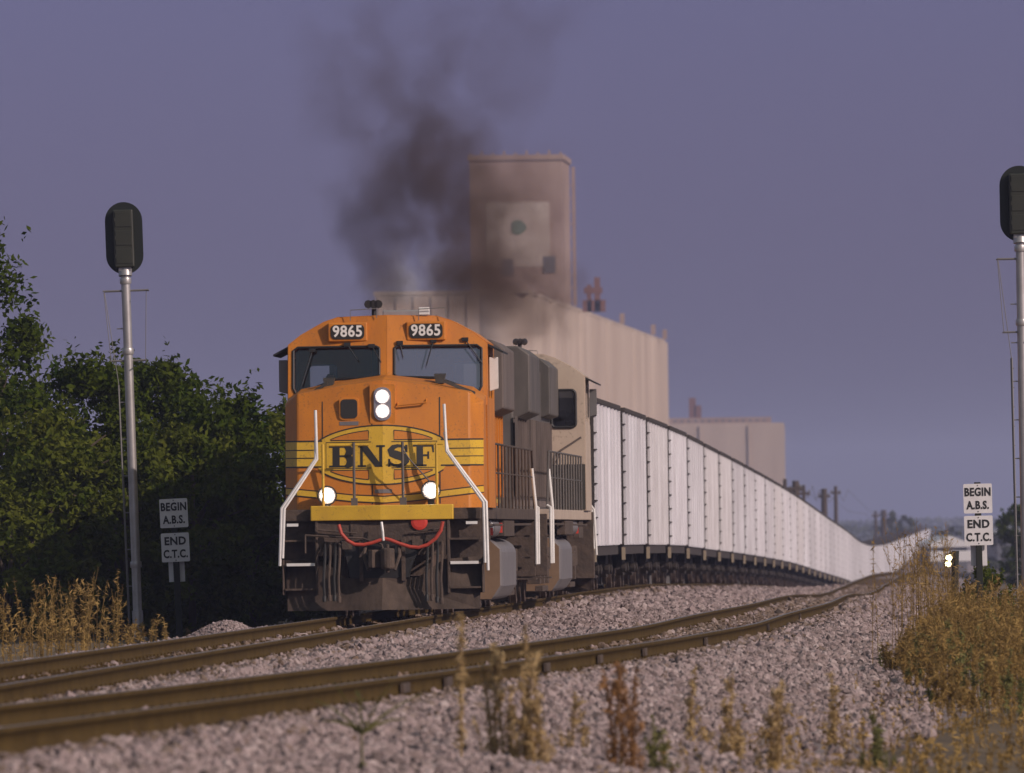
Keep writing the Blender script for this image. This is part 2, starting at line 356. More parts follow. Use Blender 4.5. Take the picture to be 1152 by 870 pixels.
Z = bed(S, Y)+0.02*rng.standard_normal(S.shape)*np.exp(-Y/400)-np.where(edge < 0.005, 0.15, 0)
V = np.stack([XA(Y)+S, Y, Z], -1).reshape(-1, 3)
i = (np.arange(len(Yb)-1)[:, None]*64+np.arange(63)[None]).ravel()
bo = np_mesh('ballast_bed', V, 4, np.stack([i, i+1, i+65, i+64], -1), M['ballast'], smooth=True); tag(bo, kind='structure')

# stones: one stuff object, instanced by geometry nodes
def stone_field(name, pts, scales, m, label, cat, seed=0, base=0.034):
    me = bpy.data.meshes.new(name); me.vertices.add(len(pts)); me.vertices.foreach_set('co', np.asarray(pts, np.float32).ravel())
    a = me.attributes.new('sz', 'FLOAT', 'POINT'); a.data.foreach_set('value', np.asarray(scales, np.float32))
    o = bpy.data.objects.new(name, me); COL.objects.link(o)
    ng = bpy.data.node_groups.new(name, 'GeometryNodeTree')
    ng.interface.new_socket('Geometry', in_out='INPUT', socket_type='NodeSocketGeometry')
    ng.interface.new_socket('Geometry', in_out='OUTPUT', socket_type='NodeSocketGeometry')
    N = ng.nodes; L = ng.links
    gi = N.new('NodeGroupInput'); go = N.new('NodeGroupOutput')
    vars_ = []
    for k in range(4):
        ico = N.new('GeometryNodeMeshIcoSphere'); ico.inputs['Radius'].default_value = base; ico.inputs['Subdivisions'].default_value = 2
        sp = N.new('GeometryNodeSetPosition'); no = N.new('ShaderNodeTexNoise'); no.inputs['Scale'].default_value = 22; no.inputs['Detail'].default_value = 1
        pos = N.new('GeometryNodeInputPosition'); ad = N.new('ShaderNodeVectorMath'); ad.operation = 'ADD'; ad.inputs[1].default_value = (k*3.1+seed, k*1.7, k*5.3)
        su = N.new('ShaderNodeVectorMath'); su.operation = 'SUBTRACT'; su.inputs[1].default_value = (.5, .5, .5)
        ml = N.new('ShaderNodeVectorMath'); ml.operation = 'SCALE'; ml.inputs['Scale'].default_value = base*2.2
        L.new(pos.outputs[0], ad.inputs[0]); L.new(ad.outputs[0], no.inputs['Vector']); L.new(no.outputs['Color'], su.inputs[0])
        L.new(su.outputs[0], ml.inputs[0]); L.new(ico.outputs[0], sp.inputs['Geometry']); L.new(ml.outputs[0], sp.inputs['Offset'])
        vars_.append(sp)
    g2i = N.new('GeometryNodeGeometryToInstance')
    for v_ in reversed(vars_): L.new(v_.outputs[0], g2i.inputs[0])
    iop = N.new('GeometryNodeInstanceOnPoints'); iop.inputs['Pick Instance'].default_value = True
    L.new(gi.outputs[0], iop.inputs['Points']); L.new(g2i.outputs[0], iop.inputs['Instance'])
    rv = N.new('FunctionNodeRandomValue'); rv.data_type = 'FLOAT_VECTOR'; rv.inputs[1].default_value = (6.28, 6.28, 6.28)
    L.new(rv.outputs[0], iop.inputs['Rotation'])
    na = N.new('GeometryNodeInputNamedAttribute'); na.data_type = 'FLOAT'; na.inputs['Name'].default_value = 'sz'
    rs = N.new('FunctionNodeRandomValue'); rs.data_type = 'FLOAT_VECTOR'; rs.inputs[0].default_value = (.7, .7, .5); rs.inputs[1].default_value = (1.3, 1.2, 1.0)
    mu = N.new('ShaderNodeVectorMath'); mu.operation = 'SCALE'; L.new(rs.outputs[0], mu.inputs[0]); L.new(na.outputs[0], mu.inputs['Scale'])
    L.new(mu.outputs[0], iop.inputs['Scale'])
    sm_ = N.new('GeometryNodeSetMaterial'); sm_.inputs['Material'].default_value = m
    L.new(iop.outputs[0], sm_.inputs[0]); L.new(sm_.outputs[0], go.inputs[0])
    md = o.modifiers.new('stones', 'NODES'); md.node_group = ng
    o.data.materials.append(m)
    return tag(o, label, cat, kind='stuff')
def stone_mat(name, cols):
    m = bpy.data.materials.new(name); m.use_nodes = True; n = m.node_tree; b = n.nodes['Principled BSDF']; b.inputs['Roughness'].default_value = 0.9
    oi = n.nodes.new('ShaderNodeObjectInfo'); rp = n.nodes.new('ShaderNodeValToRGB')
    while len(rp.color_ramp.elements) < len(cols): rp.color_ramp.elements.new(0.5)
    for k, c in enumerate(cols):
        rp.color_ramp.elements[k].position = k/(len(cols)-1); rp.color_ramp.elements[k].color = (*c, 1)
    n.links.new(oi.outputs['Random'], rp.inputs[0]); n.links.new(rp.outputs[0], b.inputs['Base Color'])
    return m
M['stone'] = stone_mat('ballast_stone', [(0.10, 0.075, 0.07), (0.27, 0.205, 0.20), (0.32, 0.25, 0.245), (0.18, 0.135, 0.125), (0.42, 0.34, 0.33)])
pts = []; szs = []; lat = []
def scatter(y0, y1, dens, size):
    n = int((y1-y0)*12*dens)
    Y = rng.uniform(y0, y1, n); o = off(Y); s = rng.uniform(-3.2, 8.8, n)
    # edge thinning
    e = s-(o+3.6+1.0*np.sin(Y*0.31)+0.5*np.sin(Y*1.1)); keep = rng.random(n) < 1/(1+np.exp(e*2.2))
    keep &= (s > -2.9+0.3*np.sin(Y*.7))
    X = XA(Y)+s; keep &= np.abs(X) < 0.0488*Y+2.0
    # keep rails and tie tops clear
    for c in (0.0, None):
        cc = 0.0 if c == 0.0 else o
        d = np.abs(np.abs(s-cc)-0.7525); keep &= d > 0.10
        on_tie = (np.abs(s-cc) < 1.3) & (np.abs(((Y/0.55) % 1)-0.5) < 0.17); keep &= ~(on_tie & (rng.random(n) < np.where(Y < 130, 0.7, 0.25)))
    s, Y, X = s[keep], Y[keep], X[keep]
    z = bed(s, Y)+rng.uniform(-0.01, 0.03, len(s))*size
    # small heaps
    z = z+0.05*np.clip(np.sin(s*3.1+Y*0.7)*np.sin(Y*1.3-s), 0, 1)*((s > off(Y)+1.5) | (s < -1.6) | ((s > 1.5) & (s < off(Y)-1.5)))
    pts.append(np.stack([X, Y, z], -1)); szs.append(size*rng.uniform(0.5, 1.0, len(s))**1.5*1.75)
    lat.append(np.minimum(np.abs(s), np.abs(s-off(Y))))
scatter(60, 125, 230, 1.0); scatter(125, 200, 130, 1.25); scatter(200, 420, 40, 1.9)
P = np.concatenate(pts); SZ = np.concatenate(szs); print('stones', len(P))
LT = np.concatenate(lat); stn = rng.random(len(P)) < 0.85/(1+np.exp((LT-1.15)*6))
M['stonestain'] = stone_mat('rust_stained_stone', [(0.07, 0.045, 0.03), (0.15, 0.10, 0.07), (0.20, 0.145, 0.115), (0.11, 0.075, 0.05), (0.27, 0.21, 0.185)])
stone_field('rust_stained_stones', P[stn], SZ[stn], M['stonestain'], 'brown rust stained rock between and beside the rails', 'ballast', 3)
P, SZ = P[~stn], SZ[~stn]
stone_field('ballast_stones', P, SZ, M['stone'], 'pinkish grey crushed rock ballast around and between the two tracks', 'ballast')

# pale gravel heap left of the tracks
hc = on(246, 158)
n = 2600; a = rng.uniform(0, 2*PI, n); r = np.sqrt(rng.random(n)); hx = np.cos(a)*r*0.78; hy = np.sin(a)*r*1.3
hz = 0.33*(1-r**3)**1.0*(0.85+0.3*np.sin(hx*4+1))
stone_field('gravel_heap', np.stack([hc.x+hx, hc.y+hy, hc.z+hz+0.03], -1), rng.uniform(.6, 1.0, n), M['stone'], 'low pale heap of loose gravel left of the locomotive nose', 'gravel heap', 5, 0.03)
bpy.data.objects['gravel_heap']['kind'] = 'thing'

# ------------------------------------------------------------------ tracks
def rail_mesh(name, Ys, cx, cz, parent):
    prof = [(-.076, 0), (.076, 0), (.076, .012), (.012, .035), (.009, .135), (.037, .146), (.037, .180), (.030, .187), (-.030, .187), (-.037, .180), (-.037, .146), (-.009, .135), (-.012, .035), (-.076, .012)]
    n = len(prof); V = np.zeros((len(Ys), n, 3))
    for k, (a, b) in enumerate(prof):
        V[:, k, 0] = cx+a; V[:, k, 1] = Ys; V[:, k, 2] = cz-.187+b
    nr = len(Ys); base = (np.arange(nr-1)*n)[:, None]; k = np.arange(n)[None]; k2 = (np.arange(n)+1)[None] % n
    Fi = np.stack([base+k, base+k2, base+n+k2, base+n+k], -1).reshape(-1, 4)
    o = np_mesh(name, V.reshape(-1, 3), 4, Fi, M['rail'], parent)
    o.data.materials.append(M['railtop'])
    mi = np.zeros(len(Fi), np.int32); mi.reshape(-1, n)[:, 7] = 1; o.data.polygons.foreach_set('material_index', mi)
    return o
def track(label, cat, cxf, zf, y0, y1, tie_ys, tie_len):
    t = empty('railway_track', (float(cxf(y0)), y0, float(zf(y0))), 0, label, cat, 'railway tracks', 'structure')
    ox, oy, oz = t.location
    Y = rows(y0, y1, 1.5, 0.006)
    for sgn in (-1, 1): rail_mesh('rail', Y-oy, cxf(Y)+sgn*.7525-ox, zf(Y)-oz, t)
    first = None; rest = MB()
    show = [y for y in tie_ys if y > 62]; ind = set(show[:100])
    for y in tie_ys:
        x0, x1 = tie_len(y); zz = float(zf(y))-.187-oz
        jx = random.uniform(-.04, .04); jz = random.uniform(-.006, .004)
        if y in ind:
            m = MB(); m.box(-.5, .5, -.11, .11, -.17, 0)
            if first is None: first = m.build('tie', M['tie'], t); o = first
            else: o = first.copy(); COL.objects.link(o)
            o.location = ((x0+x1)/2+jx-ox, y-oy, zz+jz); o.scale = (x1-x0, 1, 1); o.rotation_euler = (0, 0, random.uniform(-.012, .012))
        else: rest.box(x0+jx-ox, x1+jx-ox, y-.11-oy, y+.11-oy, zz-.17+jz, zz+jz)
    tag(rest.build('ties_row', M['tie'], t), kind='stuff')
    return t
tiesA = [k*0.55+.275 for k in range(40, 900)]
tiesB = [y for y in tiesA if off(y) > 2.75]
ta = track('straight main track under the train, farther of the two tracks', 'railway track', XA, zA, 20, 2400, tiesA, lambda y: (float(XA(y))-1.3, float(XA(y))+1.3+(0 if off(y) > 2.75 else float(off(y)))))
tb = track('empty side track curving in front of the train, nearer of the two tracks', 'railway track', lambda Y: XA(Y)+off(Y), zB, 24, 2400, tiesB, lambda y: (float(XA(y)+off(y))-1.3, float(XA(y)+off(y))+1.3))
# tie plates, spikes and joint bars on the near side track rail
ox, oy, oz = tb.location
m = MB()
for yy in (93, 96.5, 106, 112.5, 119, 131, 152, 176):
    x = float(XA(yy)+off(yy))+.7525-ox; z = float(zB(yy))-.187-oz
    dx = (float(XA(yy+.5)+off(yy+.5))-float(XA(yy-.5)+off(yy-.5)))*.45
    m.add([(x+.012-dx*.5, yy-oy-.45, z+.045), (x+.045-dx*.5, yy-oy-.45, z+.045), (x+.045+dx*.5, yy-oy+.45, z+.045), (x+.012+dx*.5, yy-oy+.45, z+.045),
           (x+.012-dx*.5, yy-oy-.45, z+.13), (x+.04-dx*.5, yy-oy-.45, z+.13), (x+.04+dx*.5, yy-oy+.45, z+.13), (x+.012+dx*.5, yy-oy+.45, z+.13)],
          [(0, 3, 2, 1), (4, 5, 6, 7), (0, 1, 5, 4), (1, 2, 6, 5), (2, 3, 7, 6), (3, 0, 4, 7)])
build_split(m, 'joint_bar', M['grime'], tb)
for T, cf, zf, ys in ((ta, XA, zA, tiesA), (tb, lambda y: XA(y)+off(y), zB, tiesB)):
    m = MB(); ox, oy, oz = T.location
    for y in ys:
        if 60 < y < 260:
            for sg in (-1, 1):
                x = float(cf(y))+sg*.7525-ox; z = float(zf(y))-.187-oz
                m.box(x-.17, x+.17, y-oy-.09, y-oy+.09, z+.001, z+.018)
                for q in (-.095, .095): m.box(x+q-.012, x+q+.012, y-oy-.012, y-oy+.012, z, z+.05)
    tag(m.build('tie_plates', M['rail'], T), kind='stuff')

# ------------------------------------------------------------------ locomotive
NP = 72.0
def LP(px, py): return ((px-435.5+(692.7-py)*0.014)/NP, (692.7-py)/NP)
NB, NT = 1.0, 1.30              # nose front y at the bottom and at the top
def nose_y(x, z):
    y = NB+(NT-NB)*(z-1.7)/2.0; ax = abs(x)
    y += min(ax, 1.36)*0.105
    if ax > 1.36: y += (ax-1.36)*1.7
    return y
def decal(name, polys, m, parent, lift=0.006):
    """flat painted marks that follow the nose; polys = list of (x, z) outlines"""
    bm = bmesh.new()
    for p in polys:
        tri = tessellate_polygon([[Vector((q[0], q[1], 0)) for q in p]])
        vs_ = [bm.verts.new((q[0], 0, q[1])) for q in p]
        for t in tri:
            try: bm.faces.new([vs_[k] for k in t])
            except ValueError: pass
    for c in (0, 1.36, -1.36):
        bmesh.ops.bisect_plane(bm, geom=bm.verts[:]+bm.edges[:]+bm.faces[:], plane_co=(c, 0, 0), plane_no=(1, 0, 0))
    for v in bm.verts: v.co.y = nose_y(v.co.x, v.co.z)-lift
    for f in bm.faces:
        f.normal_update()
        if f.normal.y > 0: f.normal_flip()
    me = bpy.data.meshes.new(name); bm.to_mesh(me); bm.free(); me.materials.append(m)
    o = bpy.data.objects.new(name, me); COL.objects.link(o); o.parent = parent
    return o
def stroke(pts, w):
    """open polyline -> quads; w number or list"""
    ws = w if isinstance(w, (list, tuple)) else [w]*len(pts); L = []; Rr = []
    for i, p in enumerate(pts):
        a = pts[max(i-1, 0)]; b = pts[min(i+1, len(pts)-1)]
        dx, dy = b[0]-a[0], b[1]-a[1]; l = math.hypot(dx, dy) or 1; nx, ny = -dy/l, dx/l
        L.append((p[0]+nx*ws[i]/2, p[1]+ny*ws[i]/2)); Rr.append((p[0]-nx*ws[i]/2, p[1]-ny*ws[i]/2))
    return [[L[i], L[i+1], Rr[i+1], Rr[i]] for i in range(len(pts)-1)]
def rect(x0, x1, y0, y1): return [[(x0, y0), (x1, y0), (x1, y1), (x0, y1)]]
def ell(cx, cy, rx, ry, a0, a1, n=16): return [(cx+rx*math.cos(R(a0+(a1-a0)*k/n)), cy+ry*math.sin(R(a0+(a1-a0)*k/n))) for k in range(n+1)]
GL = {}
GL['B'] = rect(.14, .42, 0, 1)+rect(0, .14, 0, .09)+rect(0, .14, .91, 1)+rect(.42, .62, .91, 1)+rect(.42, .62, 0, .09)+rect(.42, .62, .47, .56)\
    + stroke(ell(.60, .735, .22, .22, 90, -90), [.09, .14, .2, .24, .27, .28, .28, .28, .28, .28, .28, .28, .27, .24, .2, .14, .09])\
    + stroke(ell(.62, .27, .24, .225, 90, -90), [.09, .14, .2, .24, .28, .3, .3, .3, .3, .3, .3, .3, .28, .24, .2, .14, .09])
GL['N'] = rect(.08, .18, 0, 1)+rect(-.02, .3, 0, .09)+[[(0, 1), (.34, 1), (.95, 0), (.66, 0)]]+rect(.82, .93, 0, 1)+rect(.7, 1.04, .91, 1)+rect(0, .2, .91, 1)
GL['S'] = stroke([(.84, .72), (.82, .84), (.68, .94), (.48, .96), (.28, .90), (.18, .76), (.24, .62), (.42, .54), (.62, .47), (.78, .38), (.82, .24), (.72, .10), (.5, .04), (.3, .07), (.15, .17), (.10, .30)],
                 [.04, .1, .12, .15, .22, .32, .37, .38, .38, .37, .32, .22, .15, .12, .1, .04])+rect(.80, .90, .66, 1)+rect(.06, .15, 0, .36)
GL['F'] = rect(.16, .46, 0, 1)+rect(0, .62, 0, .09)+rect(0, .16, .91, 1)+rect(.46, .95, .90, 1)+[[(.86, .92), (.95, .92), (.97, .64), (.9, .64)]]+rect(.46, .68, .46, .55)+rect(.66, .74, .34, .68)

def poly_hole_face(mb, outer, holes, fn):
    """triangulated polygon with holes, mapped by fn(x,z)->3D"""
    loops = [[Vector((p[0], p[1], 0)) for p in outer]]+[[Vector((p[0], p[1], 0)) for p in h] for h in holes]
    flat = [p for l in loops for p in l]; tri = tessellate_polygon(loops)
    mb.add([fn(p.x, p.y) for p in flat], [tuple(t) for t in tri])
def rrect(x0, x1, z0, z1, r, n=4):
    out = []
    for cx, cz, a in ((x1-r, z1-r, 0), (x0+r, z1-r, 90), (x0+r, z0+r, 180), (x1-r, z0+r, 270)):
        out += [(cx+r*math.cos(R(a+90*k/n)), cz+r*math.sin(R(a+90*k/n))) for k in range(n+1)]
    return out

def wheelset(mb, y, r=0.53, n=28):
    for s in (-1, 1):
        mb.lathe([(0.1, -.07), (r+.03, -.07), (r+.03, -.045), (r, -.04), (r, .06), (r-.07, .07), (r-.09, .035), (.18, .03), (.16, .08), (.0, .08)], (s*.76, y, r), (s, 0, 0), n)
    mb.tube([(-.76, y, r), (.76, y, r)], .09, 10)

def make_loco(lead):
    if lead:
        t = empty('diesel_locomotive', label='orange locomotive with yellow nose band, lit headlights and 9865 number boards leading the train', cat='locomotive', group='locomotives at the head of the train')
        body, side, low = M['orange'], M['greendirty'], M['orange']
    else:
        t = empty('diesel_locomotive', label='cream and dark green second locomotive, coupled backwards between orange locomotive and coal cars', cat='locomotive', group='locomotives at the head of the train')
        body, side, low = M['cream'], M['greendirty'], M['dust']
    # underframe
    m = MB(); m.box(-1.53, 1.53, .75, 21.9, 1.50, 1.68); m.box(-.5, .5, .6, 22.0, 1.0, 1.5)
    m.build('underframe', M['cream'] if not lead else M['grime'], t, bevel=.01)
    if not lead:
        for s in (-1, 1):
            m = MB(); m.box(min(s*.92, s*1.57), max(s*.92, s*1.57), 5.022, 5.03, 1.70, 2.58); m.build('cab_lower_panel', M['green'], t)
            m = MB(); m.tube([(s*1.0, 5.06, 2.6), (s*1.1, 5.1, 2.85), (s*1.5, 5.1, 3.1)], .02, 6); m.build('grab_iron', M['dust'], t)
    # nose
    m = MB()
    rows_ = []
    zs = [1.68, 2.3, 2.9, 3.3]
    def outline(z, top=None):
        return [(x, nose_y(x, z), z if top is None else top(abs(x))) for x in (-1.56, -1.36, -.7, 0, .7, 1.36, 1.56)]
    topf = lambda ax: 3.70-max(0, ax-.15)*.16 if ax < 1.36 else 3.49-(ax-1.36)*.7
    levels = [outline(z) for z in zs]+[outline(3.5, topf)]
    V = [p for l in levels for p in l]; n7 = 7
    Fc = [(i*n7+k, i*n7+k+1, (i+1)*n7+k+1, (i+1)*n7+k) for i in range(4) for k in range(6)]
    m.add(V, Fc)
    # sides and top back to the cab front
    for s in (-1, 1):
        e = [(s*1.56, nose_y(1.56, z), z) for z in zs]+[(s*1.56, nose_y(1.56, 3.5), topf(1.56))]
        b_ = [(s*1.56, 2.62, z) for z in zs]+[(s*1.56, 2.62, topf(1.56)+.1)]
        m.add(e+b_, [(i, i+1, 5+i+1, 5+i) for i in range(4)])
    tp = outline(3.5, topf); bk = [(p[0], 2.45+abs(p[0])*.1, p[2]+.10) for p in tp]
    m.add(tp+bk, [(k, k+1, 7+k+1, 7+k) for k in range(6)])
    bmn = m.build('nose', body, t, bevel=.03)
    # cab shell : windshield facets lean back, ridge in the middle
    def cy(x, z): return 2.45+abs(x)*.105+(z-3.4)*.22
    half = [(0, 3.3), (1.57, 3.3), (1.57, 4.28), (1.36, 4.44), (1.0, 4.64), (.78, 4.71), (0, 4.73)]
    wnd = [(.12, 4.22), (.17, 4.25), (1.42, 4.25), (1.49, 4.20), (1.49, 3.60), (1.45, 3.52), (1.38, 3.52), (.80, 3.74), (.17, 3.76), (.12, 3.80)]
    m = MB()
    for s in (-1, 1):
        o_p = [(s*x, z) for x, z in half]; h_p = [(s*x, z) for x, z in wnd]
        poly_hole_face(m, o_p, [h_p], lambda x, z: (x, cy(x, z), z))
        # window reveal
        a = [(x, cy(x, z), z) for x, z in h_p]; b_ = [(x, cy(x, z)+.06, z) for x, z in h_p]; k = len(a)
        m.add(a+b_, [(i, (i+1) % k, k+(i+1) % k, k+i) for i in range(k)])
        # side wall with windows
        sw = [(nose_y(1.56, 1.7)+1.2, 1.68), (5.0, 1.68), (5.0, 4.28), (cy(1.57, 4.28), 4.28), (cy(1.57, 3.3), 3.3), (2.4, 3.3)]
        poly_hole_face(m, sw, [rrect(3.0, 3.75, 3.42, 4.1, .07), rrect(3.85, 4.6, 3.42, 4.1, .07)], lambda y, z, s=s: (s*1.565, y, z))
        # roof
        rf = half[2:]
        fr = [(s*x, cy(x, z), z) for x, z in rf]; bk = [(s*x, 5.0, z) for x, z in rf]
        m.add(fr+bk, [(i, i+1, len(rf)+i+1, len(rf)+i) for i in range(len(rf)-1)])
        # rear wall with a window
        rw = [(s*x, z) for x, z in [(0, 1.68), (1.565, 1.68), (1.565, 4.28), (1.36, 4.44), (1.0, 4.64), (.78, 4.71), (0, 4.73)]]
        hl = [(s*x, z) for x, z in rrect(.93, 1.40, 3.30, 4.02, .08)]
        poly_hole_face(m, rw, [hl], lambda x, z: (x, 5.0, z))
    m.box(-1.55, 1.55, 2.6, 4.98, 2.3, 2.36)
    cab = m.build('cab', body, t)
    md = cab.modifiers.new('thick', 'SOLIDIFY'); md.thickness = .035; md.offset = 0
    # gaskets and glass
    for s in (-1, 1):
        h_p = [(s*x, z) for x, z in wnd]
        mm = MB(); 
        gp = [(x, cy(x, z)-.022, z) for x, z in h_p]; mm.tube(gp+[gp[0]], .022, 6)
        ws_ = mm.build('window_gasket', M['black'], t)
        mm = MB(); poly_hole_face(mm, h_p, [], lambda x, z: (x, cy(x, z)+.03, z))
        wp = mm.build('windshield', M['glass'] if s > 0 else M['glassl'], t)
        # rear window glass and gasket
        rr = [(s*x, z) for x, z in rrect(.93, 1.40, 3.30, 4.02, .08)]
        mm = MB(); poly_hole_face(mm, rr, [], lambda x, z: (x, 4.995, z)); mm.build('rear_window', M['glassd'] if not lead else M['glassl'], t)
        mm = MB(); gp = [(x, 5.03, z) for x, z in rr]; mm.tube(gp+[gp[0]], .03, 6); mm.build('window_gasket', M['black'], t)
        mm = MB()
        for y0, y1 in ((3.0, 3.75), (3.85, 4.6)):
            mm.add([(s*1.56, y0, 3.42), (s*1.56, y1, 3.42), (s*1.56, y1, 4.1), (s*1.56, y0, 4.1)], [(0, 1, 2, 3)])
        mm.build('side_window', M['glassd'], t)
        # awning and mirror / wind deflector
        mm = MB(); mm.add([(s*1.57, 2.9, 4.24), (s*1.57, 4.7, 4.24), (s*1.82, 4.7, 4.12), (s*1.82, 2.9, 4.12), (s*1.57, 2.9, 4.28), (s*1.57, 4.7, 4.28), (s*1.82, 4.7, 4.15), (s*1.82, 2.9, 4.15)],
                          [(0, 3, 2, 1), (4, 5, 6, 7), (0, 1, 5, 4), (1, 2, 6, 5), (2, 3, 7, 6), (3, 0, 4, 7)])
        mm.build('window_awning', M['black'], t)
        mm = MB(); mm.prism([(s*1.60, 3.52), (s*1.74, 3.56), (s*1.74, 4.06), (s*1.60, 4.06)], 3.0, 3.03)
        mm.build('wind_deflector', M['white'] if s > 0 else M['galvd'], t, bevel=.01)  # right one coloured white to look sunlit, left one grey
    # cab interior: seats, console, bulkhead, engineer
    m = MB()
    for s in (-1, 1):
        m.box(s*.95-.25, s*.95+.25, 3.9, 4.35, 2.75, 2.9); m.box(s*.95-.24, s*.95+.24, 4.3, 4.42, 2.9, 3.65); m.box(s*.95-.06, s*.95+.06, 4.05, 4.2, 2.36, 2.75)
    build_split(m, 'seat_cushion', M['seat'], t, bevel=.03)
    m = MB(); m.box(-1.4, 1.4, 2.75, 3.1, 2.36, 3.45); m.box(-.35, .35, 4.6, 4.9, 2.36, 4.4); build_split(m, 'console', M['cabin'], t, bevel=.03)
    # number boards
    if lead:
        for s in (-1, 1):
            bx = s*.62
            m = MB(); m.box(bx-.31, bx+.31, cy(.62, 4.5)-.10, cy(.62, 4.5)+.12, 4.335, 4.635)
            hb = m.build('number_board_housing', body, t, bevel=.02)
            m = MB(); m.prism(rrect(bx-.265, bx+.265, 4.37, 4.60, .07), cy(.62, 4.5)-.112, cy(.62, 4.5)-.09)
            nb = m.build('number_board', M['pin'], t)
            text_part('numerals', '9865', .245, M['boardw'], nb, Matrix.Translation((bx, cy(.62, 4.5)-.118, 4.487)) @ Matrix.Rotation(R(90), 4, 'X'), bold=.006, sx=.93, spacing=1.06)
    # headlight
    hx, hz = LP(432, 453.5)
    yy = nose_y(0, 3.3)
    m = MB(); m.prism(rrect(hx-.20, hx+.20, hz-.31, hz+.31, .03), yy-.03, yy+.1); m.build('headlight_recess', body, t, bevel=.01)
    m = MB(); m.prism(rrect(hx-.135, hx+.135, hz-.26, hz+.26, .11), yy-.06, yy+.05); hh = m.build('headlight_housing', M['lamplens'] if lead else M['black'], t)
    for dz in (-.115, .115):
        m = MB(); m.lathe([(.108, 0), (.108, .03), (.06, .035), (0, .035)], (hx, yy-.058, hz+dz), (0, -1, 0), 20)
        hl_ = m.build('headlight', M['lampdim'] if lead else M['galvd'], t, smooth=True)
        m = MB(); m.lathe([(.078, 0), (.06, .012), (0, .016)], (hx, yy-.096, hz+dz), (0, -1, 0), 20); m.build('bulb', M['lamp'] if lead else M['galvd'], hl_, smooth=True)
    # nose door outline, little window, grab irons
    if lead:
        x0, _ = LP(364, 500); x1, _ = LP(420, 470)
        wz = LP(394, 458.5)
        m = MB(); m.prism(rrect(wz[0]-.155, wz[0]+.155, wz[1]-.175, wz[1]+.175, .06), nose_y(wz[0], wz[1])-.035, nose_y(wz[0], wz[1])+.06)
        m.build('door_window_frame', M['orange'], t, bevel=.01)
        m = MB(); m.prism(rrect(wz[0]-.13, wz[0]+.13, wz[1]-.15, wz[1]+.15, .06), nose_y(wz[0], wz[1])-.045, nose_y(wz[0], wz[1])+.02)
        m.build('door_window', M['pin'], t)
        decal('door_seam', stroke([(x0, 1.75), (x0, 3.42), (x1, 3.45), (x1, 1.75)], .018), M['pin'], t, .004)
        decal('door_seam', stroke([(LP(499, 0)[0]-.13, 1.75), (LP(499, 0)[0]-.13, 3.42)], .02), M['pin'], t, .004)
        lb = LP(394, 475); decal('name_plate', rect(lb[0]-.15, lb[0]+.15, lb[1]-.03, lb[1]+.03), M['tank'], t)
        g1, g2 = LP(449, 454), LP(481, 451)
        m = MB(); m.tube([(g1[0], nose_y(g1[0], 3.3)+.02, g1[1]+.02), (g1[0], nose_y(g1[0], 3.3)-.08, g1[1]-.02), (g2[0], nose_y(g2[0], 3.3)-.08, g2[1]-.02), (g2[0], nose_y(g2[0], 3.3)+.02, g2[1]+.03)], .016, 8)
        m.build('grab_iron', M['orange'], t)
        # paint scheme on the nose -------------------------------------------------
        def Pm(l): return [[LP(*q) for q in p] for p in l]
        xe = 1.555; zt, zb = LP(0, 495)[1], LP(0, 523)[1]
        decal('yellow_band', rect(-xe, xe, zb, zt), M['yellow'], t, .004)
        cx, cz = LP(431, 511); rx, ry = 1.12, .455
        xr = .90
        E = [p for p in ell(cx, cz, rx, ry, -180, 180, 72)]
        E = [p for p in ell(cx, cz, rx, ry, 0, 360, 72)][:-1]
        decal('yellow_emblem', [[(max(cx-1.0, min(cx+1.0, p[0])), p[1]) for p in E]], M['yellow'], t, .007)
        blk = []
        arc = lambda a0, a1, k=1.0: ell(cx, cz, rx*k, ry*k, a0, a1, 40)
        blk += stroke(arc(32, 148, 1.02), .02)+stroke(arc(212, 328, 1.02), .02)
        # band borders and thin lines left and right of the emblem
        for s in (-1, 1):
            xi = cx+s*.93
            for z in (zt+.008, zb-.008): blk += stroke([(xi, z), (s*xe, z)], .022)
            for f_ in (.34, .66): blk += stroke([(cx+s*1.06, zb+(zt-zb)*f_), (s*xe, zb+(zt-zb)*f_)], .013)
        # orange windows of the emblem
        wins = []
        def ewin(s, v):
            xs0 = cx+s*.20; xs1 = cx+s*.80; pts_ = []
            for k in range(9):
                x = xs0+(xs1-xs0)*k/8; z = cz+v*ry*.86*math.sqrt(max(0, 1-((x-cx)/(rx*.93))**2)); pts_.append((x, z))
            inner = cz+v*.235
            pts_ = [p if v*(p[1]-inner) > .004 else (p[0], inner+v*.004) for p in pts_]
            return pts_+[(xs1, inner), (xs0, inner)]
        for s in (-1, 1):
            for v in (-1, 1): wins.append(ewin(s, v))
        for w_ in wins: decal('orange_emblem_panel', [w_], M['orange'], t, .010)
        for w_ in wins: blk += stroke(w_+[w_[0]], .014)
        # letter box
        bx0, bx1, bz0, bz1 = cx-.87, cx+.87, cz-.205, cz+.205
        blk += stroke([(cx-.16, bz1), (bx0, bz1), (bx0, bz0), (cx-.16, bz0)], .012)+stroke([(cx+.16, bz1), (bx1, bz1), (bx1, bz0), (cx+.16, bz0)], .012)
        for ch, p0, p1 in (('B', 372, 400), ('N', 405, 434), ('S', 437.5, 463), ('F', 467, 491)):
            a, z0 = LP(p0, 524.5); b, z1 = LP(p1, 500)
            blk += [[(a+(b-a)*q[0], z0+(z1-z0)*q[1]) for q in p] for p in GL[ch]]
        decal('dark_lettering', blk, M['pin'], t, .012)
        # lower stripes
        zl = LP(0, 558)[1]
        low_ = []
        for s in (-1, 1):
            low_ += stroke([(0, zl-.05), (s*.5, zl-.02), (s*1.0, zl+.04), (s*xe, zl+.10)], .085)
        decal('yellow_lower_stripe', low_, M['yellow'], t, .006)
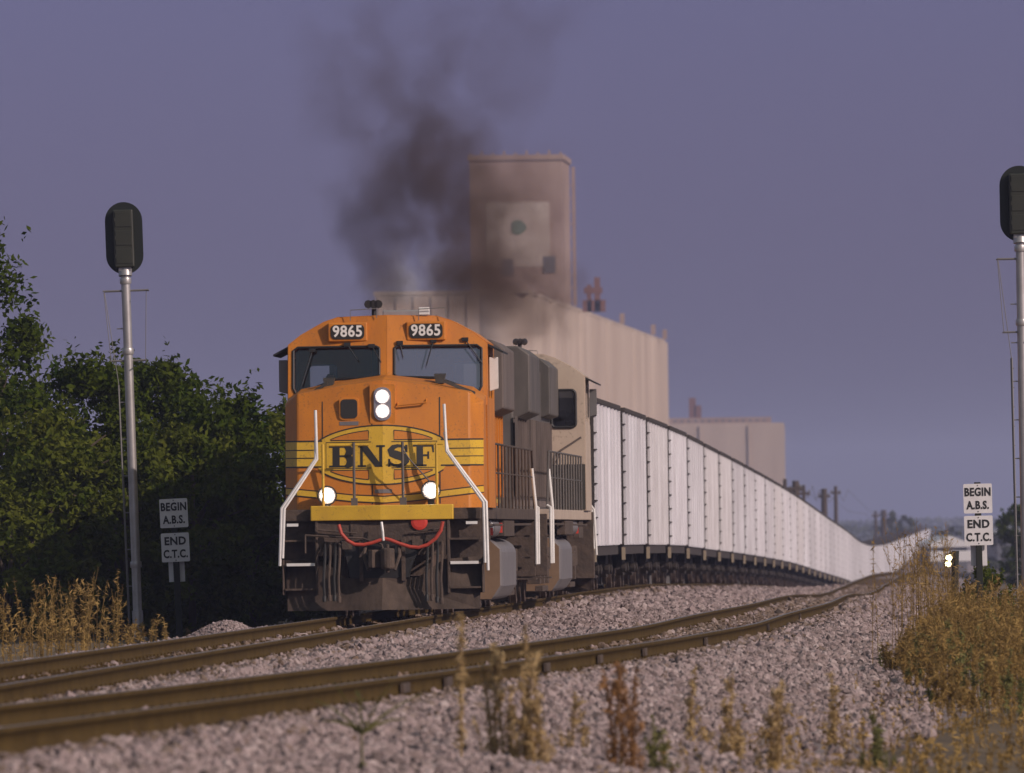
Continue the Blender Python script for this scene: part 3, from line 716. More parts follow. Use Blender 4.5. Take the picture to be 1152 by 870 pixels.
        b2 = []
        for s in (-1, 1):
            for d_ in (.055, -.055): b2 += stroke([(0, zl-.05+d_), (s*.5, zl-.02+d_), (s*1.0, zl+.04+d_), (s*xe, zl+.10+d_)], .014)
        decal('dark_pinstripe', b2, M['pin'], t, .009)
        pl = [LP(431, 552)]; decal('builder_plate', rect(-.13, .14, pl[0][1]-.03, pl[0][1]+.03), M['tank'], t, .012)
    # ditch lights on short stands
    for (px, py) in ((371, 556), (488, 552)):
        x, z = LP(px, py); yl = .86
        m = MB(); m.lathe([(.10, 0), (.155, .10), (.155, .14), (.14, .14), (.13, .115)], (x, yl+.12, z), (0, -1, 0), 22); hs_ = m.build('ditch_light', M['black'], t, smooth=True)
        m = MB(); m.lathe([(.13, 0), (.13, .01), (.08, .035), (0, .045)], (x, yl+.01, z), (0, -1, 0), 22); m.build('ditch_light_lens', M['lampdim'] if lead else M['galvd'], hs_, smooth=True)
        m = MB(); m.lathe([(.088, 0), (.07, .014), (0, .018)], (x, yl-.038, z), (0, -1, 0), 20); m.build('bulb', M['lamp'] if lead else M['galvd'], hs_, smooth=True)
        m = MB(); m.box(x-.05, x+.05, yl, yl+.1, 1.70, z-.1); m.build('lamp_bracket', M['black'], hs_)
    # dark uprights on the nose (stanchions at the door) and their chain
    m = MB()
    for px in (402, 457):
        x, _ = LP(px, 540); m.tube([(x, .72, 1.7), (x, .72, 2.72)], .022, 8); m.box(x-.05, x+.05, .68, .78, 1.70, 1.85)
    xa, xb = LP(370, 540)[0], LP(494, 540)[0]
    m.tube([(LP(457, 0)[0]-.13, .72, 2.65), (LP(457, 0)[0]+.0, .70, 2.45), (xb-.1, .70, 2.1)], .012, 6)
    build_split(m, 'door_stanchion', M['greendirty'], t)
    m = MB()
    for px in (367, 495):
        x, _ = LP(px, 540); m.tube([(x, .74, 1.7), (x, .74, 2.70)], .022, 8)
    m.tube([(LP(367, 0)[0], .74, 2.68), (LP(402, 0)[0]+.13, .74, 2.68)], .018, 8); m.tube([(LP(495, 0)[0], .74, 2.68), (LP(457, 0)[0]+.13, .74, 2.68)], .018, 8)
    build_split(m, 'front_handrail', M['yellow'], t)
    # anticlimber
    m = MB(); a0 = LP(353.5, 575)[0]; a1 = LP(514, 575)[0]
    m.prism([(a0, .95), (a0, .58), (-.02, .5), (a1, .58), (a1, .95)], 1.50, 1.735, 'z')
    m.build('anticlimber', M['yellow'] if lead else M['cream'], t, bevel=.015)
    # pilot sheet, plow, step wells
    m = MB()
    m.box(-1.02, 1.02, .62, .74, .95, 1.5)
    for s in (-1, 1):
        m.box(s*1.3-.27, s*1.3+.27, .95, 1.02, .35, 1.66)       # step well back
        m.box(s*1.03-.02, s*1.03+.02, .60, 1.0, .35, 1.6)
        m.box(s*1.56-.012, s*1.56+.012, .62, 1.0, .35, .9)
    m.build('pilot', M['grime'], t, bevel=.008)
    m = MB(); m.prism([(-.62, 1.14), (-.5, .60), (.42, .60), (.46, .78), (.60, 1.1), (.2, 1.2), (-.3, 1.2)], .56, .61); m.build('pocket_shade_plate', M['black'], t)  # flat black plate painting in the shade of the coupler recess
    m = MB()
    zt_ = .60
    for s in (-1, 1):
        m.add([(0, .28, .10), (s*1.5, .70, .10), (s*1.54, .92, .92), (s*.95, .75, .88), (s*.55, .62, .60), (0, .55, .60), (0, .34, .10), (s*1.5, .76, .10), (s*1.54, .98, .92), (s*.95, .80, .88), (s*.55, .67, .60), (0, .6, .60)],
              [(0, 1, 2, 3, 4, 5), (6, 11, 10, 9, 8, 7), (0, 1, 7, 6), (1, 2, 8, 7), (2, 3, 9, 8), (3, 4, 10, 9), (4, 5, 11, 10)])
    m.build('snow_plow', M['pilot'], t)
    for s in (-1, 1):
        for z in (.42, .80, 1.18):
            m = MB(); m.box(s*1.28-.25, s*1.28+.25, .60, .92, z, z+.03); m.build('step', M['grime'], t)
        for z, w_ in ((.80, .22), (1.42, .09)):
            m = MB(); m.box(s*1.28-w_ if z < 1 else s*1.40-w_, s*1.28+w_ if z < 1 else s*1.40+w_, .585, .60, z+.0, z+.045); m.build('step_edge', M['white'], t)
        # corner handrails: nose -> diagonal -> step
        q = [LP(358, 460), LP(360, 515), LP(324, 570), LP(322, 626)] if s < 0 else [LP(503, 455), LP(506, 508), LP(548, 566), LP(550, 634)]
        for dx, lo in ((0, 0), (.055, .12)):
            m = MB(); m.tube([(q[0][0]+s*dx*.0, .80, q[0][1]-dx*8), (q[1][0]+s*dx*.4, .74, q[1][1]), (q[2][0]+s*dx*.8, .60, q[2][1]), (q[3][0]+s*dx*.8, .60, q[3][1]-lo)], .024, 8)
            m.build('corner_handrail', M['white'], t, smooth=True)
    # coupler
    def coupler(yd, sgn):
        m = MB(); m.box(-.12, .12, min(yd, yd+sgn*.6), max(yd, yd+sgn*.6), .78, 1.02)
        m.lathe([(.0, 0), (.10, .01), (.11, .04), (.11, .30), (.10, .33), (0, .34)], (.10, yd-sgn*.14, .73), (0, 0, 1), 16)
        m.prism([(-.20, yd-sgn*.22), (-.13, yd-sgn*.26), (-.09, yd-sgn*.10), (.02, yd-sgn*.02), (.16, yd-sgn*.04), (.19, yd+sgn*.10), (-.16, yd+sgn*.14)], .76, 1.04, 'z')
        m.tube([(.10, yd-sgn*.14, .68), (.10, yd-sgn*.14, 1.12)], .03, 8)
        return m.build('coupler', M['grime'], t, bevel=.015)
    coupler(.35, 1); coupler(22.2, -1)
    m = MB(); m.tube([(-1.2, .52, 1.28), (-.3, .50, 1.22), (0, .42, 1.12), (.05, .40, .95)], .018, 6); m.tube([(-1.2, .52, 1.28), (-1.2, .5, 1.0)], .018, 6); m.build('uncoupling_lever', M['grime'], t)
    # brake and control hoses
    if lead:
        pr = [(386, 589), (389, 599), (396, 607), (404, 611.5), (414, 612), (424, 610), (433, 607), (438, 605.5), (444, 607), (455, 611.5), (466, 615), (476, 616), (486, 613), (495, 606), (501, 597), (503, 587)]
        m = MB(); m.tube([(LP(a, b)[0], .40, LP(a, b)[1]) for a, b in pr], .028, 8); m.build('red_air_hose', M['red'], t, smooth=True)
        m = MB(); m.tube([(0, .42, 1.47), (.02, .39, 1.33), (.03, .38, 1.18)], .022, 6); m.build('hose_chain', M['white'], t)
        x, z = LP(476, 587); m = MB(); m.lathe([(.13, 0), (.13, .05), (.09, .06), (0, .06)], (x, .62, z), (0, -1, 0), 18); m.build('red_cap', M['redpaint'], t)
    for s in (-1, 1):
        for k, dx in enumerate((-.10, -.02, .06, .13)):
            x = s*.80+dx; l = random.uniform(.18, .32)
            m = MB(); m.tube([(x, .60, 1.15), (x+.01, .50, 1.1), (x+.01, .42, .9), (x-.01, .36, .6), (x, .34, l)], .022, 7); m.lathe([(.03, 0), (.035, .08), (.02, .1)], (x, .34, l-.06), (0, 0, 1), 8)
            m.build('brake_hose', M['grime'] if k % 2 else M['black'], t, smooth=True)
    m = MB()
    for s in (-1, 1):
        m.tube([(s*.25, .5, 1.15), (s*.28, .38, .95), (s*.2, .3, .72)], .03, 7); m.box(s*.55-.08, s*.55+.08, .54, .62, 1.05, 1.2); m.box(s*.33-.03, s*.33+.03, .52, .62, .55, 1.2)
        m.tube([(s*1.0, .55, 1.36), (s*.4, .55, 1.30)], .015, 6)
    build_split(m, 'pilot_fitting', M['grime'], t)
    # hood
    hw = .90
    hp = [(-hw, 1.68), (hw, 1.68), (hw, 4.30), (hw-.22, 4.52), (-hw+.22, 4.52), (-hw, 4.30)]
    m = MB(); m.prism(hp, 5.0, 21.4); m.build('hood', side if not lead else M['greendirty'], t, bevel=.03)
    m = MB()
    for s in (-1, 1):
        m.box(s*hw-.002 if s > 0 else -hw-.012, s*hw+.012 if s > 0 else -hw+.002, 5.05, 21.35, 1.75, 2.95 if lead else 3.3)
    build_split(m, 'hood_side_panel', low, t)
    if lead:
        m = MB()
        for s in (-1, 1):
            for z0, z1 in ((1.80, 1.95), (2.35, 2.75)):
                m.box(s*(hw+.012) if s > 0 else -(hw+.018), s*(hw+.018) if s > 0 else -(hw+.012), 5.05, 21.35, z0, z1)
        build_split(m, 'hood_stripe', M['yellow'], t)
    # doors and latches of the hood
    for s in (-1, 1):
        m = MB(); y = 5.6
        while y < 20.8:
            xx = s*(hw+.03); m.box(min(xx, xx+s*.02), max(xx, xx+s*.02), y, y+.6, 1.95, 3.25) if not lead else m.box(min(xx, xx+s*.02), max(xx, xx+s*.02), y, y+.6, 2.85, 3.25)
            m.box(min(xx, xx+s*.05), max(xx, xx+s*.05), y+.62, y+.66, 1.9, 3.35); y += .95
        m.build('hood_doors', low, t)
    # radiator section, dynamic brake, fans, stack
    m = MB(); m.prism([(-hw-.02, 3.30), (hw+.02, 3.30), (1.20, 3.42), (1.20, 4.45), (1.0, 4.60), (-1.0, 4.60), (-1.20, 4.45), (-1.20, 3.42)], 17.0, 21.3)
    m.build('radiator', M['dust'] if lead else M['greendirty'], t, bevel=.03)
    m = MB(); m.prism([(-hw-.02, 3.45), (hw+.02, 3.45), (1.08, 3.5), (1.08, 4.42), (.9, 4.58), (-.9, 4.58), (-1.08, 4.42), (-1.08, 3.5)], 5.3, 9.2)
    m.build('dynamic_brake', M['greendirty'], t, bevel=.03)
    for y in (18.0, 19.2, 20.4, 6.4, 8.0):
        m = MB(); m.lathe([(.52, 0), (.52, .12), (.46, .13), (.46, .05), (0, .05)], (0, y, 4.57), (0, 0, 1), 24); m.build('roof_fan', M['fan'], t)
    m = MB(); m.box(-.35, .35, 11.2, 11.9, 4.50, 4.72); m.build('exhaust_stack', M['black'], t, bevel=.02)
    # roof fittings of the cab
    m = MB(); m.box(LP(414, 0)[0]+.07, LP(466, 0)[0], 3.2, 4.2, 4.71, 4.83); m.build('air_conditioner', M['galv'] if lead else M['cream'], t, bevel=.02)
    m = MB(); m.box(LP(457, 0)[0]+.07, LP(469, 0)[0]+.07, 2.75, 2.95, 4.74, 4.86); m.build('antenna', M['white'], t, bevel=.01)
    m = MB()
    for a, b in ((380, 410), (458, 489)):
        x0_, x1_ = LP(a, 0)[0]+.06, LP(b, 0)[0]+.06
        m.tube([(x0_, 2.7, 4.66), (x0_, 2.7, 4.83), (x1_, 2.7, 4.85), (x1_, 2.7, 4.70)], .008, 5)
    build_split(m, 'roof_rail', M['galvd'], t)
    m = MB(); m.tube([(-.34, 5.2, 4.7), (-.34, 5.2, 4.95)], .04, 8)
    for dx in (-.08, 0, .08): m.tube([(-.34+dx, 5.35, 4.97), (-.34+dx, 5.0, 4.97)], .03, 8, r1=.07)
    m.build('air_horn', M['black'], t)
    # wipers, hoses on the windshield
    for px0, py0, px1, py1 in ((446, 383, 450, 400), (484, 381, 476, 410), (520, 380, 540, 408), (386, 384, 398, 402), (414, 386, 425, 405), (346, 390, 334, 430)):
        a = LP(px0, py0); b = LP(px1, py1)
        m = MB(); m.tube([(a[0], cy(a[0], a[1])-.05, a[1]), (b[0], cy(b[0], b[1])-.04, b[1])], .010, 5); m.box(a[0]-.05, a[0]+.05, cy(a[0], a[1])-.07, cy(a[0], a[1]), a[1]-.03, a[1]+.03)
        m.build('wiper', M['black'], t)
    m = MB()
    for (px, py) in ((368, 427), (494, 424)):
        x, z = LP(px, py); s = 1 if x > 0 else -1
        m.add([(x-.09, 1.9, z+.05), (x+.09, 1.9, z+.05), (x+.06, 1.9, z-.09), (x-.06, 1.9, z-.09), (x-.09, 2.2, z+.07), (x+.09, 2.2, z+.07), (x+.06, 2.2, z-.09), (x-.06, 2.2, z-.09)],
              [(0, 3, 2, 1), (4, 5, 6, 7), (0, 1, 5, 4), (1, 2, 6, 5), (2, 3, 7, 6), (3, 0, 4, 7)])
        x2, z2 = (LP(535, 442) if s > 0 else LP(338, 446))
        m.add([(x, 1.6, z+.0), (x2, 1.65, z2+.02), (x2, 1.65, z2-.05), (x, 1.6, z-.05), (x, 1.7, z+.0), (x2, 1.75, z2+.02), (x2, 1.75, z2-.05), (x, 1.7, z-.05)],
              [(0, 3, 2, 1), (4, 5, 6, 7), (0, 1, 5, 4), (1, 2, 6, 5), (2, 3, 7, 6), (3, 0, 4, 7)])
    build_split(m, 'cowl_vent', M['green'], t)
    # side handrails: posts and rails along the walkway
    m = MB(); rw_ = 1.50
    for s in (-1, 1):
        y = 5.3; k = 0
        while y < 20.9:
            m.tube([(s*rw_, y, 1.62), (s*rw_, y, 2.72)], .02, 6); y += 1.3
        m.tube([(s*rw_, 5.2, 2.72), (s*rw_, 20.9, 2.72)], .02, 6)
        m.tube([(s*rw_, 5.2, 2.25), (s*rw_, 20.9, 2.25)], .014, 6)
        m.tube([(s*rw_, 20.9, 2.72), (s*rw_, 21.5, 2.1), (s*rw_, 21.75, 1.7)], .02, 6)
    m.build('walkway_handrail', M['grime'] if lead else M['greendirty'], t)
    for s in (-1, 1):
        for y in (20.95, 21.85):
            m = MB(); m.tube([(s*1.50, y, 2.4 if y < 21 else 1.75), (s*1.56, y+.03, 1.72), (s*1.56, y+.03, .72)], .028, 8); m.build('step_handrail', M['white'], t, smooth=True)
        for z in (.45, .82, 1.2):
            m = MB(); m.box(s*1.3-.24, s*1.3+.24, 21.1, 21.7, z, z+.03); m.build('step', M['grime'], t)
    m = MB(); m.box(-1.5, 1.5, 21.9, 21.98, .5, 1.6); m.build('rear_pilot', M['grime'], t, bevel=.01)
    # fuel tank
    fp = [(-1.47, .40), (-1.32, .17), (1.32, .17), (1.47, .40), (1.47, 1.02), (1.3, 1.18), (-1.3, 1.18), (-1.47, 1.02)]
    m = MB(); m.prism(fp, 9.6, 14.9); tk = m.build('fuel_tank', M['tank'], t, bevel=.12, seg=4)
    m = MB(); m.prism([(x*.97, .67+(z-.67)*.96) for x, z in fp], 9.575, 9.59); m.prism([(x*.97, .67+(z-.67)*.96) for x, z in fp], 14.91, 14.925)
    build_split(m, 'tank_end', M['tankend'], tk)
    for s in (-1, 1):
        m = MB(); m.lathe([(.0, -.05), (.14, 0), (.16, .06), (.16, 2.3), (.14, 2.36), (0, 2.4)], (s*1.32, 6.6, 1.36), (0, 1, 0), 16); ar = m.build('air_reservoir', M['tank'], t, smooth=True)
        m = MB(); m.lathe([(0, -.075), (.135, -.02), (.155, .03), (.155, .031)], (s*1.32, 6.6, 1.36), (0, 1, 0), 16); m.build('reservoir_cap', M['white'], ar, smooth=True)
        m = MB(); m.box(s*1.42-.05, s*1.42+.05, 6.3, 6.36, 1.24, 1.36); m.box(s*1.42-.06, s*1.42+.06, 9.4, 9.5, 1.28, 1.44); build_split(m, 'red_valve', M['redpaint'], t)
    m = MB()
    for s in (-1, 1):
        m.box(s*1.40-.06, s*1.40+.06, 3.6, 5.6, 1.15, 1.48); m.box(s*1.42-.08, s*1.42+.08, 9.8, 13.6, 1.22, 1.48)
        m.tube([(s*1.46, 2.0, 1.4), (s*1.46, 21, 1.42)], .025, 6)
    build_split(m, 'equipment_box', M['grime'], t, bevel=.01)
    # trucks
    for y0 in (2.3, 15.4):
        m = MB()
        for s in (-1, 1):
            out = [(y0-.35, .62), (y0+.1, .98), (y0+1.0, .90), (y0+1.6, 1.0), (y0+2.6, .90), (y0+3.2, 1.0), (y0+3.9, .98), (y0+4.4, .62), (y0+4.0, .45), (y0+3.2, .62), (y0+2.4, .42), (y0+1.7, .62), (y0+1.0, .42), (y0+.1, .45)]
            m.prism(out, s*1.08-.09, s*1.08+.09, 'x')
            for k in range(3):
                y = y0+.25+k*1.78
                m.box(s*1.14-.12, s*1.14+.12, y-.2, y+.2, .34, .72); m.tube([(s*1.2, y-.35, .6), (s*1.2, y-.35, 1.0)], .09, 10); m.tube([(s*1.2, y+.35, .6), (s*1.2, y+.35, 1.0)], .09, 10)
            m.box(s*1.2-.07, s*1.2+.07, y0+.8, y0+3.2, .2, .3); m.tube([(s*1.26, y0+.2, .9), (s*1.26, y0+3.8, .75)], .03, 6)
        m.box(-1.0, 1.0, y0+1.6, y0+2.4, .6, .95)
        tr = m.build('truck', M['grime'], t, bevel=.012)
        for k in range(3):
            m = MB(); wheelset(m, y0+.25+k*1.78); m.build('wheelset', M['steel'], tr, smooth=True)
    return t

LA = math.atan(SL)
def place_on_track(o, Y, rev=False):
    x = float(XA(Y)); z = float(zA(Y)); o.location = (x, Y, z)
    dz = float(zA(Y+8)-zA(Y-8))/16*(1 if not rev else 1)
    o.rotation_mode = 'XYZ'
    if not rev: o.rotation_euler = (math.atan(dz), 0, -LA)
    else: o.rotation_euler = (-math.atan(dz), 0, PI-LA)
lead = make_loco(True); place_on_track(lead, 163.1)
second = make_loco(False); place_on_track(second, 163.1+45.3, True)

# engineer in the leading cab (behind the left windshield)
def skin_body(name, joints, edges, radii, m, parent, sub=2):
    me = bpy.data.meshes.new(name); me.from_pydata(joints, edges, []); me.materials.append(m)
    o = bpy.data.objects.new(name, me); COL.objects.link(o); o.parent = parent
    md = o.modifiers.new('skin', 'SKIN'); sk = me.skin_vertices[0] if me.skin_vertices else None
    if not me.skin_vertices:
        bm = bmesh.new(); bm.from_mesh(me); bm.verts.layers.skin.verify(); bm.to_mesh(me); bm.free()
    for k, r in enumerate(radii):
        me.skin_vertices[0].data[k].radius = r if isinstance(r, tuple) else (r, r)
    me.skin_vertices[0].data[0].use_root = True
    s2 = o.modifiers.new('sub', 'SUBSURF'); s2.levels = sub; s2.render_levels = sub
    return o
per = empty('person', label='engineer in dark shirt sitting behind the left windshield of the orange locomotive', cat='person')
J = [(0, 0, 0), (0, .02, .22), (0, .03, .42), (0, .02, .53), (0, 0, .62), (0, -.02, .74), (-.19, .02, .45), (-.26, -.10, .24), (-.2, -.34, .2), (.19, .02, .45), (.26, -.10, .24), (.2, -.34, .2), (-.1, -.38, -.02), (-.1, -.42, -.45), (.1, -.38, -.02), (.1, -.42, -.45), (-.1, -.55, -.47), (.1, -.55, -.47)]
Ed = [(0, 1), (1, 2), (2, 3), (3, 4), (4, 5), (2, 6), (6, 7), (7, 8), (2, 9), (9, 10), (10, 11), (0, 12), (12, 13), (0, 14), (14, 15), (13, 16), (15, 17)]
Rd = [.16, .15, .16, .06, .085, .08, .065, .045, .035, .065, .045, .035, .08, .05, .08, .05, .045, .045]
pb = skin_body('body', J, Ed, Rd, M['cloth'], per)
# head with face, hair as children
m = MB(); m.lathe([(0.0, -.02), (.055, 0), (.078, .06), (.085, .12), (.080, .17), (.05, .215), (0, .225)], (0, -.02, .56), (0, 0, 1), 20)
m.lathe([(.014, 0), (.010, .02), (0, .03)], (0, -.095, .66), (0, -1, -.2), 8)
for s in (-1, 1): m.lathe([(.02, 0), (.022, .01), (0, .012)], (s*.083, -.01, .665), (s, 0, 0), 8)
hd = m.build('head', M['skin'], per, smooth=True)
m = MB(); m.lathe([(.09, .10), (.094, .15), (.086, .19), (.055, .235), (0, .245)], (0, -.008, .56), (0, .1, 1), 20); m.build('hair', M['capcl'], per, smooth=True)
m = MB()
for s in (-1, 1): m.lathe([(.011, 0), (.006, .006)], (s*.032, -.098, .685), (0, -1, 0), 8)
m.box(-.028, .028, -.103, -.094, .612, .620); m.build('face_features', M['capcl'], per)
per.matrix_world = Matrix.Translation(lead.location) @ lead.rotation_euler.to_matrix().to_4x4() @ Matrix.Translation((-.98, 4.12, 3.05))

# ------------------------------------------------------------------ coal cars
CL, PITCHC = 14.7, 17.25
def car_meshes():
    P_ = {}
    H0, H1, W = 0.98, 3.86, 1.52
    side = MB()
    for s in (-1, 1):
        side.box(min(s*W, s*(W-.04)), max(s*W, s*(W-.04)), .47, CL+.45+.15, H0, H1)
        n = 7
        for k in range(n+1):
            y = .62+(CL-.22)*k/n
            side.box(min(s*W, s*(W+.045)), max(s*W, s*(W+.045)), y-.09, y+.09, H0+.02, H1-.02)
    P_['side_panels'] = (side, M['alu'])
    ch = MB()
    for s in (-1, 1): ch.box(s*(W-.02)-.07, s*(W-.02)+.07, .44, CL+.64, H1, H1+.09)
    for y in (.44, CL+.50): ch.box(-W, W, y, y+.14, H1, H1+.09)
    P_['top_chord'] = (ch, M['carblk'])
    en = MB()
    for y, sg in ((.49, 1), (CL+.54, -1)):
        en.box(-W+.0, W-.0, y, y+.05, H0+.2, H1)
        for x in (-1.47, -.75, 0, .75, 1.47): en.box(x-.05, x+.05, y-.05 if sg > 0 else y+.05, y if sg > 0 else y+.10, H0, H1)
    P_['end_wall'] = (en, M['carblk'])
    fl = MB(); fl.box(-W+.05, W-.05, .56, CL+.4, 1.2, 1.3); fl.box(-W+.045, -W+.06, .56, CL+.4, 1.2, H1-.05); fl.box(W-.06, W-.045, .56, CL+.4, 1.2, H1-.05)
    P_['interior'] = (fl, M['coaldust'])
    un = MB(); un.box(-.35, .35, .1, CL+.9, .78, 1.0)
    for s in (-1, 1): un.box(s*1.42-.06, s*1.42+.06, .6, CL+.4, .78, .97)
    for k in range(8):
        y = 1.6+k*(CL-2.2)/7
        if 3.2 < y < CL-2.2: un.prism([(-.9, 1.15), (.9, 1.15), (.55, .42), (-.55, .42)], y-.5, y+.5)
    P_['underframe'] = (un, M['carblk'])
    lad = MB()
    for s in (-1, 1):
        for y in (.50,):
            for k in range(8): lad.box(s*1.55-.03, s*1.55+.03, y-.05, y+.10, 1.2+k*.34, 1.222+k*.34)
    P_['ladder'] = (lad, M['carblk'])
    st = MB()
    for s in (-1, 1):
        for y in (.55,): st.box(s*1.5-.04, s*1.5+.035, y, y+.18, .66, .93)
    P_['sill_step'] = (st, M['stepc'])
    return P_
def truck_mesh(mb, y0, r=.46):
    for s in (-1, 1):
        mb.prism([(y0-.95, .42), (y0-.95, .60), (y0-.35, .82), (y0+.35, .82), (y0+.95, .60), (y0+.95, .42), (y0+.4, .28), (y0-.4, .28)], s*1.0-.07, s*1.0+.07, 'x')
        for q in (-.88, .88): mb.lathe([(.1, 0), (.12, .1), (0, .12)], (s*1.05, y0+q, .46), (s, 0, 0), 10)
    mb.box(-.95, .95, y0-.2, y0+.2, .45, .78)
CARM = car_meshes()
WORD = ['first', 'second', 'third', 'fourth', 'fifth', 'sixth', 'seventh', 'eighth', 'ninth', 'tenth', 'eleventh', 'twelfth', 'thirteenth', 'fourteenth', 'fifteenth', 'sixteenth', 'seventeenth', 'eighteenth', 'nineteenth', 'twentieth']
Y0 = 209.1
proto = empty('coal_car', cat='coal car', group='white coal cars of the train')
parts = []
for nm, (mb, mt) in CARM.items():
    parts.append(mb.build(nm, mt, proto))
for y0 in (2.4, CL-1.3):
    m = MB(); truck_mesh(m, y0); tr = m.build('truck', M['carblk'], proto)
    for q in (-.88, .88):
        m = MB(); wheelset(m, y0+q, .46, 20); m.build('wheelset', M['steel'], tr, smooth=True)
m = MB(); m.box(-.12, .12, -.1, .3, .8, 1.0); m.box(-.2, .2, -.15, .12, .72, 1.08); m.box(-.12, .12, CL+.8, CL+1.25, .8, 1.0); m.build('coupler', M['carblk'], proto)
def copy_tree(o, parent=None):
    c = o.copy(); COL.objects.link(c); c.parent = parent
    for ch in list(o.children): copy_tree(ch, c)
    return c
# simplified single-mesh car for the far end of the train
far = MB(); order = ['alu', 'carblk', 'coaldust', 'cream', 'steel']
for nm, (mb, mt) in CARM.items():
    far.cur = {'hopper_aluminium': 0, 'hopper_dark_steel': 1, 'coal_dust': 2, 'step_paint': 3}[mt.name]
    far.add(mb.v, mb.f)
far.cur = 1
for y0 in (2.4, CL-1.3):
    truck_mesh(far, y0)
    for q in (-.88, .88):
        for s in (-1, 1): far.lathe([(.46, -.06), (.46, .06), (0, .06)], (s*.76, y0+q, .46), (s, 0, 0), 12)
far.box(-.12, .12, -.3, CL+1.4, .8, 1.0)
farproto = None
dusty = M['alu2']
NC = 98
side_dusty = None
for k in range(NC):
    Yc = Y0+k*PITCHC
    if k < 20:
        c = proto if k == 0 else copy_tree(proto)
        if k in (2, 5, 6, 11, 14):
            for ch in c.children:
                if ch.name.startswith('side_panels'):
                    if side_dusty is None: side_dusty = ch.data.copy(); side_dusty.materials[0] = dusty
                    ch.data = side_dusty
        c['label'] = 'white ribbed coal car, %s one behind the two locomotives' % WORD[k]
    else:
        if farproto is None:
            farproto = far.build('coal_car', [M['alu'], M['carblk'], M['coaldust'], M['stepc']]); c = farproto
            tag(c, None, 'coal car', 'white coal cars of the train')
        else: c = farproto.copy(); COL.objects.link(c)
        c['label'] = 'pale narrow coal car in the crowded stretch before the dip' if k < 33 else 'tiny pale coal car in or beyond the dip of the train'
    place_on_track(c, Yc)

# ------------------------------------------------------------------ signals and signs
def signal_mast(px, py_head, d, lean, label, base_px, ladder_side=-1):
    b = on(base_px, d, 650)
    top = at(px, py_head, d)                       # centre of the head
    H = top.z-b.z
    t = empty('signal_mast', (b.x, d, b.z), 0, label, 'railway signal', 'trackside signals seen from behind')
    t.rotation_euler = (0, math.atan2(top.x-b.x, H), 0)
    H = math.hypot(H, top.x-b.x)
    m = MB(); m.tube([(0, 0, 0), (0, 0, H-.45)], .075, 14); m.lathe([(.16, 0), (.16, .05), (.09, .07), (.09, .5)], (0, 0, 0), (0, 0, 1), 16)
    for z in (H-1.9, H-.75, 1.2): m.lathe([(.09, 0), (.095, .02), (.095, .08), (.09, .1)], (0, 0, z), (0, 0, 1), 14)
    m.build('mast', M['galv'], t, smooth=True)
    hw, hh = .305, .59
    out = [(hw*math.cos(R(a)), hh-hw+hw*math.sin(R(a))) for a in range(0, 181, 12)]+[(hw*math.cos(R(a)), -hh+hw+hw*math.sin(R(a))) for a in range(180, 361, 12)]
    m = MB(); m.prism([(x, H+z) for x, z in out], .06, .085); m.build('background_plate', M['sighead'], t)
    m = MB(); m.box(-.16, .16, -.16, .06, H-.48, H+.46)
    hb = m.build('signal_housing', M['sigbox'], t, bevel=.02)
    for dz in (-.30, 0, .30):
        m = MB(); m.lathe([(.10, 0), (.11, .02), (.12, .30), (.112, .30), (.10, .03), (0, .03)], (0, .085, H+dz), (0, 1, 0), 16); m.build('lens_hood', M['sighead'], t, smooth=True)
        m = MB(); m.box(-.13, .13, -.172, -.16, H+dz-.12, H+dz+.12); m.box(-.15, -.13, -.18, -.16, H+dz-.03, H+dz+.03); m.build('housing_door', M['sigbox'], hb, bevel=.004)
    m = MB(); m.tube([(0, 0, H-.5), (0, -.02, H-.62)], .11, 12); m.box(-.1, .1, -.1, .1, H-.53, H-.47); m.build('head_bracket', M['galv'], t, smooth=True)
    # platform hoop, arms and ladder
    s = ladder_side; m = MB()
    for z, l in ((H-.86, .36), (H-2.0, .28)):
        m.tube([(-l, .0, z), (l, .0, z)], .018, 6)
        m.tube([(-l, -.28, z), (-l, .3, z)], .012, 6); m.tube([(l, -.28, z), (l, .3, z)], .012, 6)
        m.tube([(-l, .3, z), (l, .3, z)], .012, 6)
    m.build('platform_bracket', M['galvd'], t)
    m = MB()
    m.tube([(-.35, 0, H-.88), (-.17, 0, H-2.4)], .006, 5); m.tube([(.33, 0, H-.88), (.28, 0, H-2.0)], .006, 5); m.tube([(-.36, 0, H-.88), (-.28, 0, H-2.0)], .006, 5)
    build_split(m, 'stay_wire', M['galvd'], t)
    m = MB()
    for y in (-.16, .16): m.tube([(s*.14, y, .3), (s*.17, y, H-2.4)], .013, 6)
    z = .5
    while z < H-2.4: m.tube([(s*.15, -.16, z), (s*.16, .16, z)], .010, 5); z += .30
    z = .9
    while z < H-1: m.tube([(0, 0, z), (s*.17, 0, z)], .010, 5); z += .6
    m.build('ladder', M['galvd'], t)
    return t
signal_mast(139.5, 268, 171, 0, 'silver signal mast with black oval head, left of the train', 155)
signal_mast(1147, 229, 163, 0, 'silver signal mast with black oval head, cut off by right edge', 1155, -1)

